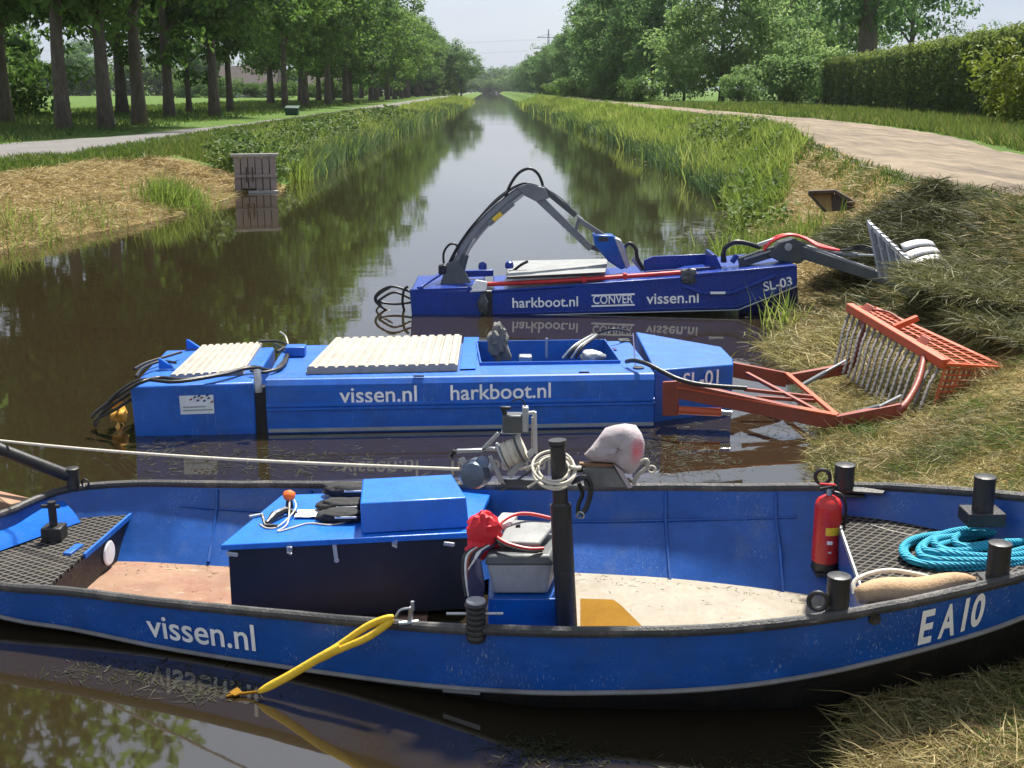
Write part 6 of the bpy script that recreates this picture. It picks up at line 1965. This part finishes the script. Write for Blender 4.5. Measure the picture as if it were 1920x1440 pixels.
# rusty tray tipped on the right bank
tx = PZ(1560, 398, .75)
ty = tx.y
ry = thing('steel_tray', tx, 'rusty open steel tray tipped on edge on the mown bank', 'tray')
R_ = lambda u, v, d=0.0: PY(u, v, ty + d)
q = [R_(1515, 360), R_(1565, 358), R_(1600, 382, -.05), R_(1548, 396, -.1)]
MB().prism([R_(1518, 361, .12), R_(1564, 362, .12), R_(1570, 396, .0), R_(1546, 397, .0)], V((0, .02, 0))).build('bottom_panel', 'rusty', ry)
MB().hexa([R_(1516, 364), R_(1566, 362), R_(1566, 361, .14), R_(1516, 363, .14), R_(1516, 358), R_(1566, 356), R_(1566, 355, .14), R_(1516, 357, .14)]).build('rim', 'rusty_rim', ry, bevel=.006)
MB().hexa([R_(1566, 364, -.02), R_(1600, 386, -.06), R_(1600, 385, .16), R_(1566, 362, .16), R_(1566, 356, -.02), R_(1604, 378, -.06), R_(1604, 377, .16), R_(1566, 355, .16)]).build('rim', 'rusty_rim', ry, bevel=.006)
MB().bar(R_(1516, 362, .02), R_(1548, 397, -.02), .03, .05).build('rim', 'rusty_rim', ry, bevel=.004)
MB().prism([R_(1566, 362, .05), R_(1600, 384, .0), R_(1590, 396, -.02), R_(1560, 396, .0)], V((0, .02, 0))).build('side_panel', 'rusty_rim', ry)
MB().bar(R_(1561, 366, .06), R_(1561, 396, .02), .02, .02).build('stiffener', 'rusty_rim', ry)
# green grit bin by the road
gz = PZ(548, 216, 1.0)
gb = thing('grit_bin', gz, 'small dark green bin with a sloping lid beside the road', 'bin')
MB().hexa([gz + V(q) for q in ((-.45, -.3, 0), (.45, -.3, 0), (.45, .3, 0), (-.45, .3, 0), (-.5, -.35, .45), (.5, -.35, .45), (.5, .35, .6), (-.5, .35, .6))]).build('body', 'green_box', gb, bevel=.03)
MB().hexa([gz + V(q) for q in ((-.54, -.39, .46), (.54, -.39, .46), (.54, .38, .61), (-.54, .38, .61), (-.5, -.36, .54), (.5, -.36, .54), (.5, .35, .70), (-.5, .35, .70))]).build('lid', 'green_box', gb, bevel=.03)
# farmhouses beyond the field
def house(x, y, w, d, hw, hr, label):
    e = thing('farmhouse', (x, y, 1.0), label, 'house')
    b = lambda X, Y, Z: V((x + X, y + Y, 1.0 + Z))
    MB().hexa([b(-w / 2, 0, 0), b(w / 2, 0, 0), b(w / 2, d, 0), b(-w / 2, d, 0), b(-w / 2, 0, hw), b(w / 2, 0, hw), b(w / 2, d, hw), b(-w / 2, d, hw)]).build('wall', 'house_wall', e, 0)
    rf = MB()
    rf.add([b(-w / 2 - .5, -.6, hw - .1), b(w / 2 + .5, -.6, hw - .1), b(w / 2 + .5, d + .6, hw - .1), b(-w / 2 - .5, d + .6, hw - .1), b(-w / 2 - .5, d / 2, hw + hr), b(w / 2 + .5, d / 2, hw + hr)],
           [(0, 1, 5, 4), (2, 3, 4, 5), (0, 4, 3), (1, 2, 5), (3, 2, 1, 0)])
    rf = rf.build('roof', 'house_roof', e, 0)
    MB().box(b(w * .25, d / 2, hw + hr + .3), (.8, .8, 1.4)).build('chimney', 'house_roof', rf)
    for k in range(5):
        X = -w / 2 + w * (k + .5) / 5
        o = MB().box(b(X, -.03, hw * .52), (1.3, .06, 1.3)).build('window', 'white_paint', e)
        MB().box(b(X, -.07, hw * .52), (1.05, .03, 1.05)).build('pane', 'glass_dark', o)


house(-63, 300, 13, 9, 3.2, 4.2, 'pale low farmhouse with a brown roof beyond the field')
house(-47, 315, 9, 9, 3.2, 4.0, 'smaller pale house half hidden behind the avenue trunks')
# pylon with its wires
px, py = 27.5, 960.0
py_h = 47.0
pyl = thing('power_pylon', (px, py, 1.4), 'lattice power pylon standing far off above the trees', 'pylon')
for sx in (-1, 1):
    for sy in (-1, 1):
        MB().tube([V((px + 3.2 * sx, py + 3.2 * sy, 1.4)), V((px + .9 * sx, py + .9 * sy, 32)), V((px + .1 * sx, py + .1 * sy, py_h))], .30, 5).build('leg', 'pylon', pyl)
lat = MB()
for k in range(9):
    z0, z1 = 3 + k * 4.6, 3 + (k + 1) * 4.6
    w0, w1 = np.interp(z0, [1.4, 32, 47], [3.2, .9, .1]), np.interp(z1, [1.4, 32, 47], [3.2, .9, .1])
    lat.tube([V((px - w0, py - w0, z0)), V((px + w1, py - w1, z1))], .16, 4)
    lat.tube([V((px + w0, py - w0, z0)), V((px - w1, py - w1, z1))], .16, 4)
lat.build('lattice', 'pylon', pyl)
for z, w in ((33, 11), (41, 8.5)):
    MB().bar(V((px - w, py, z)), V((px + w, py, z)), .7, .6).build('cross_arm', 'pylon', pyl)
    for s in (-1, 1):
        MB().tube([V((px + s * w, py, z + .2)), V((px, py, z + 2.4))], .18, 4).build('arm_stay', 'pylon', pyl)
        wr = [V((px + s * w - 600 * k / 20, py + 60 * k / 20, z - 1.2 - 9 * math.sin(math.pi * k / 20) * .9)) for k in range(21)]
        tag(MB().tube(wr, .06, 4).build('power_line', 'pylon'), ['thin power line strung from the lower arm of the pylon', 'thin power line strung from the upper arm of the pylon'][z > 35], 'power line', 'power lines of the pylon')

# ------------------------------------------------------------------ summer haze over the whole canal
hz = MB().hexa([V((-260, -25, -1.9)), V((120, -25, -1.9)), V((120, 1120, -1.9)), V((-260, 1120, -1.9)), V((-260, -25, 52)), V((120, -25, 52)), V((120, 1120, 52)), V((-260, 1120, 52))])
mh = bpy.data.materials.new('haze_air')
mh.use_nodes = True
mh.node_tree.nodes.clear()
ho = mh.node_tree.nodes.new('ShaderNodeOutputMaterial')
hv = mh.node_tree.nodes.new('ShaderNodeVolumePrincipled')
hv.inputs['Color'].default_value = (0.86, 0.91, 1.0, 1)
hv.inputs['Density'].default_value = 0.00009
hv.inputs['Anisotropy'].default_value = 0.3
mh.node_tree.links.new(hv.outputs[0], ho.inputs['Volume'])
M['haze_air'] = mh
tag(hz.build('haze', 'haze_air', None, 0), 'pale summer haze filling the air over the canal', None, None, 'stuff')
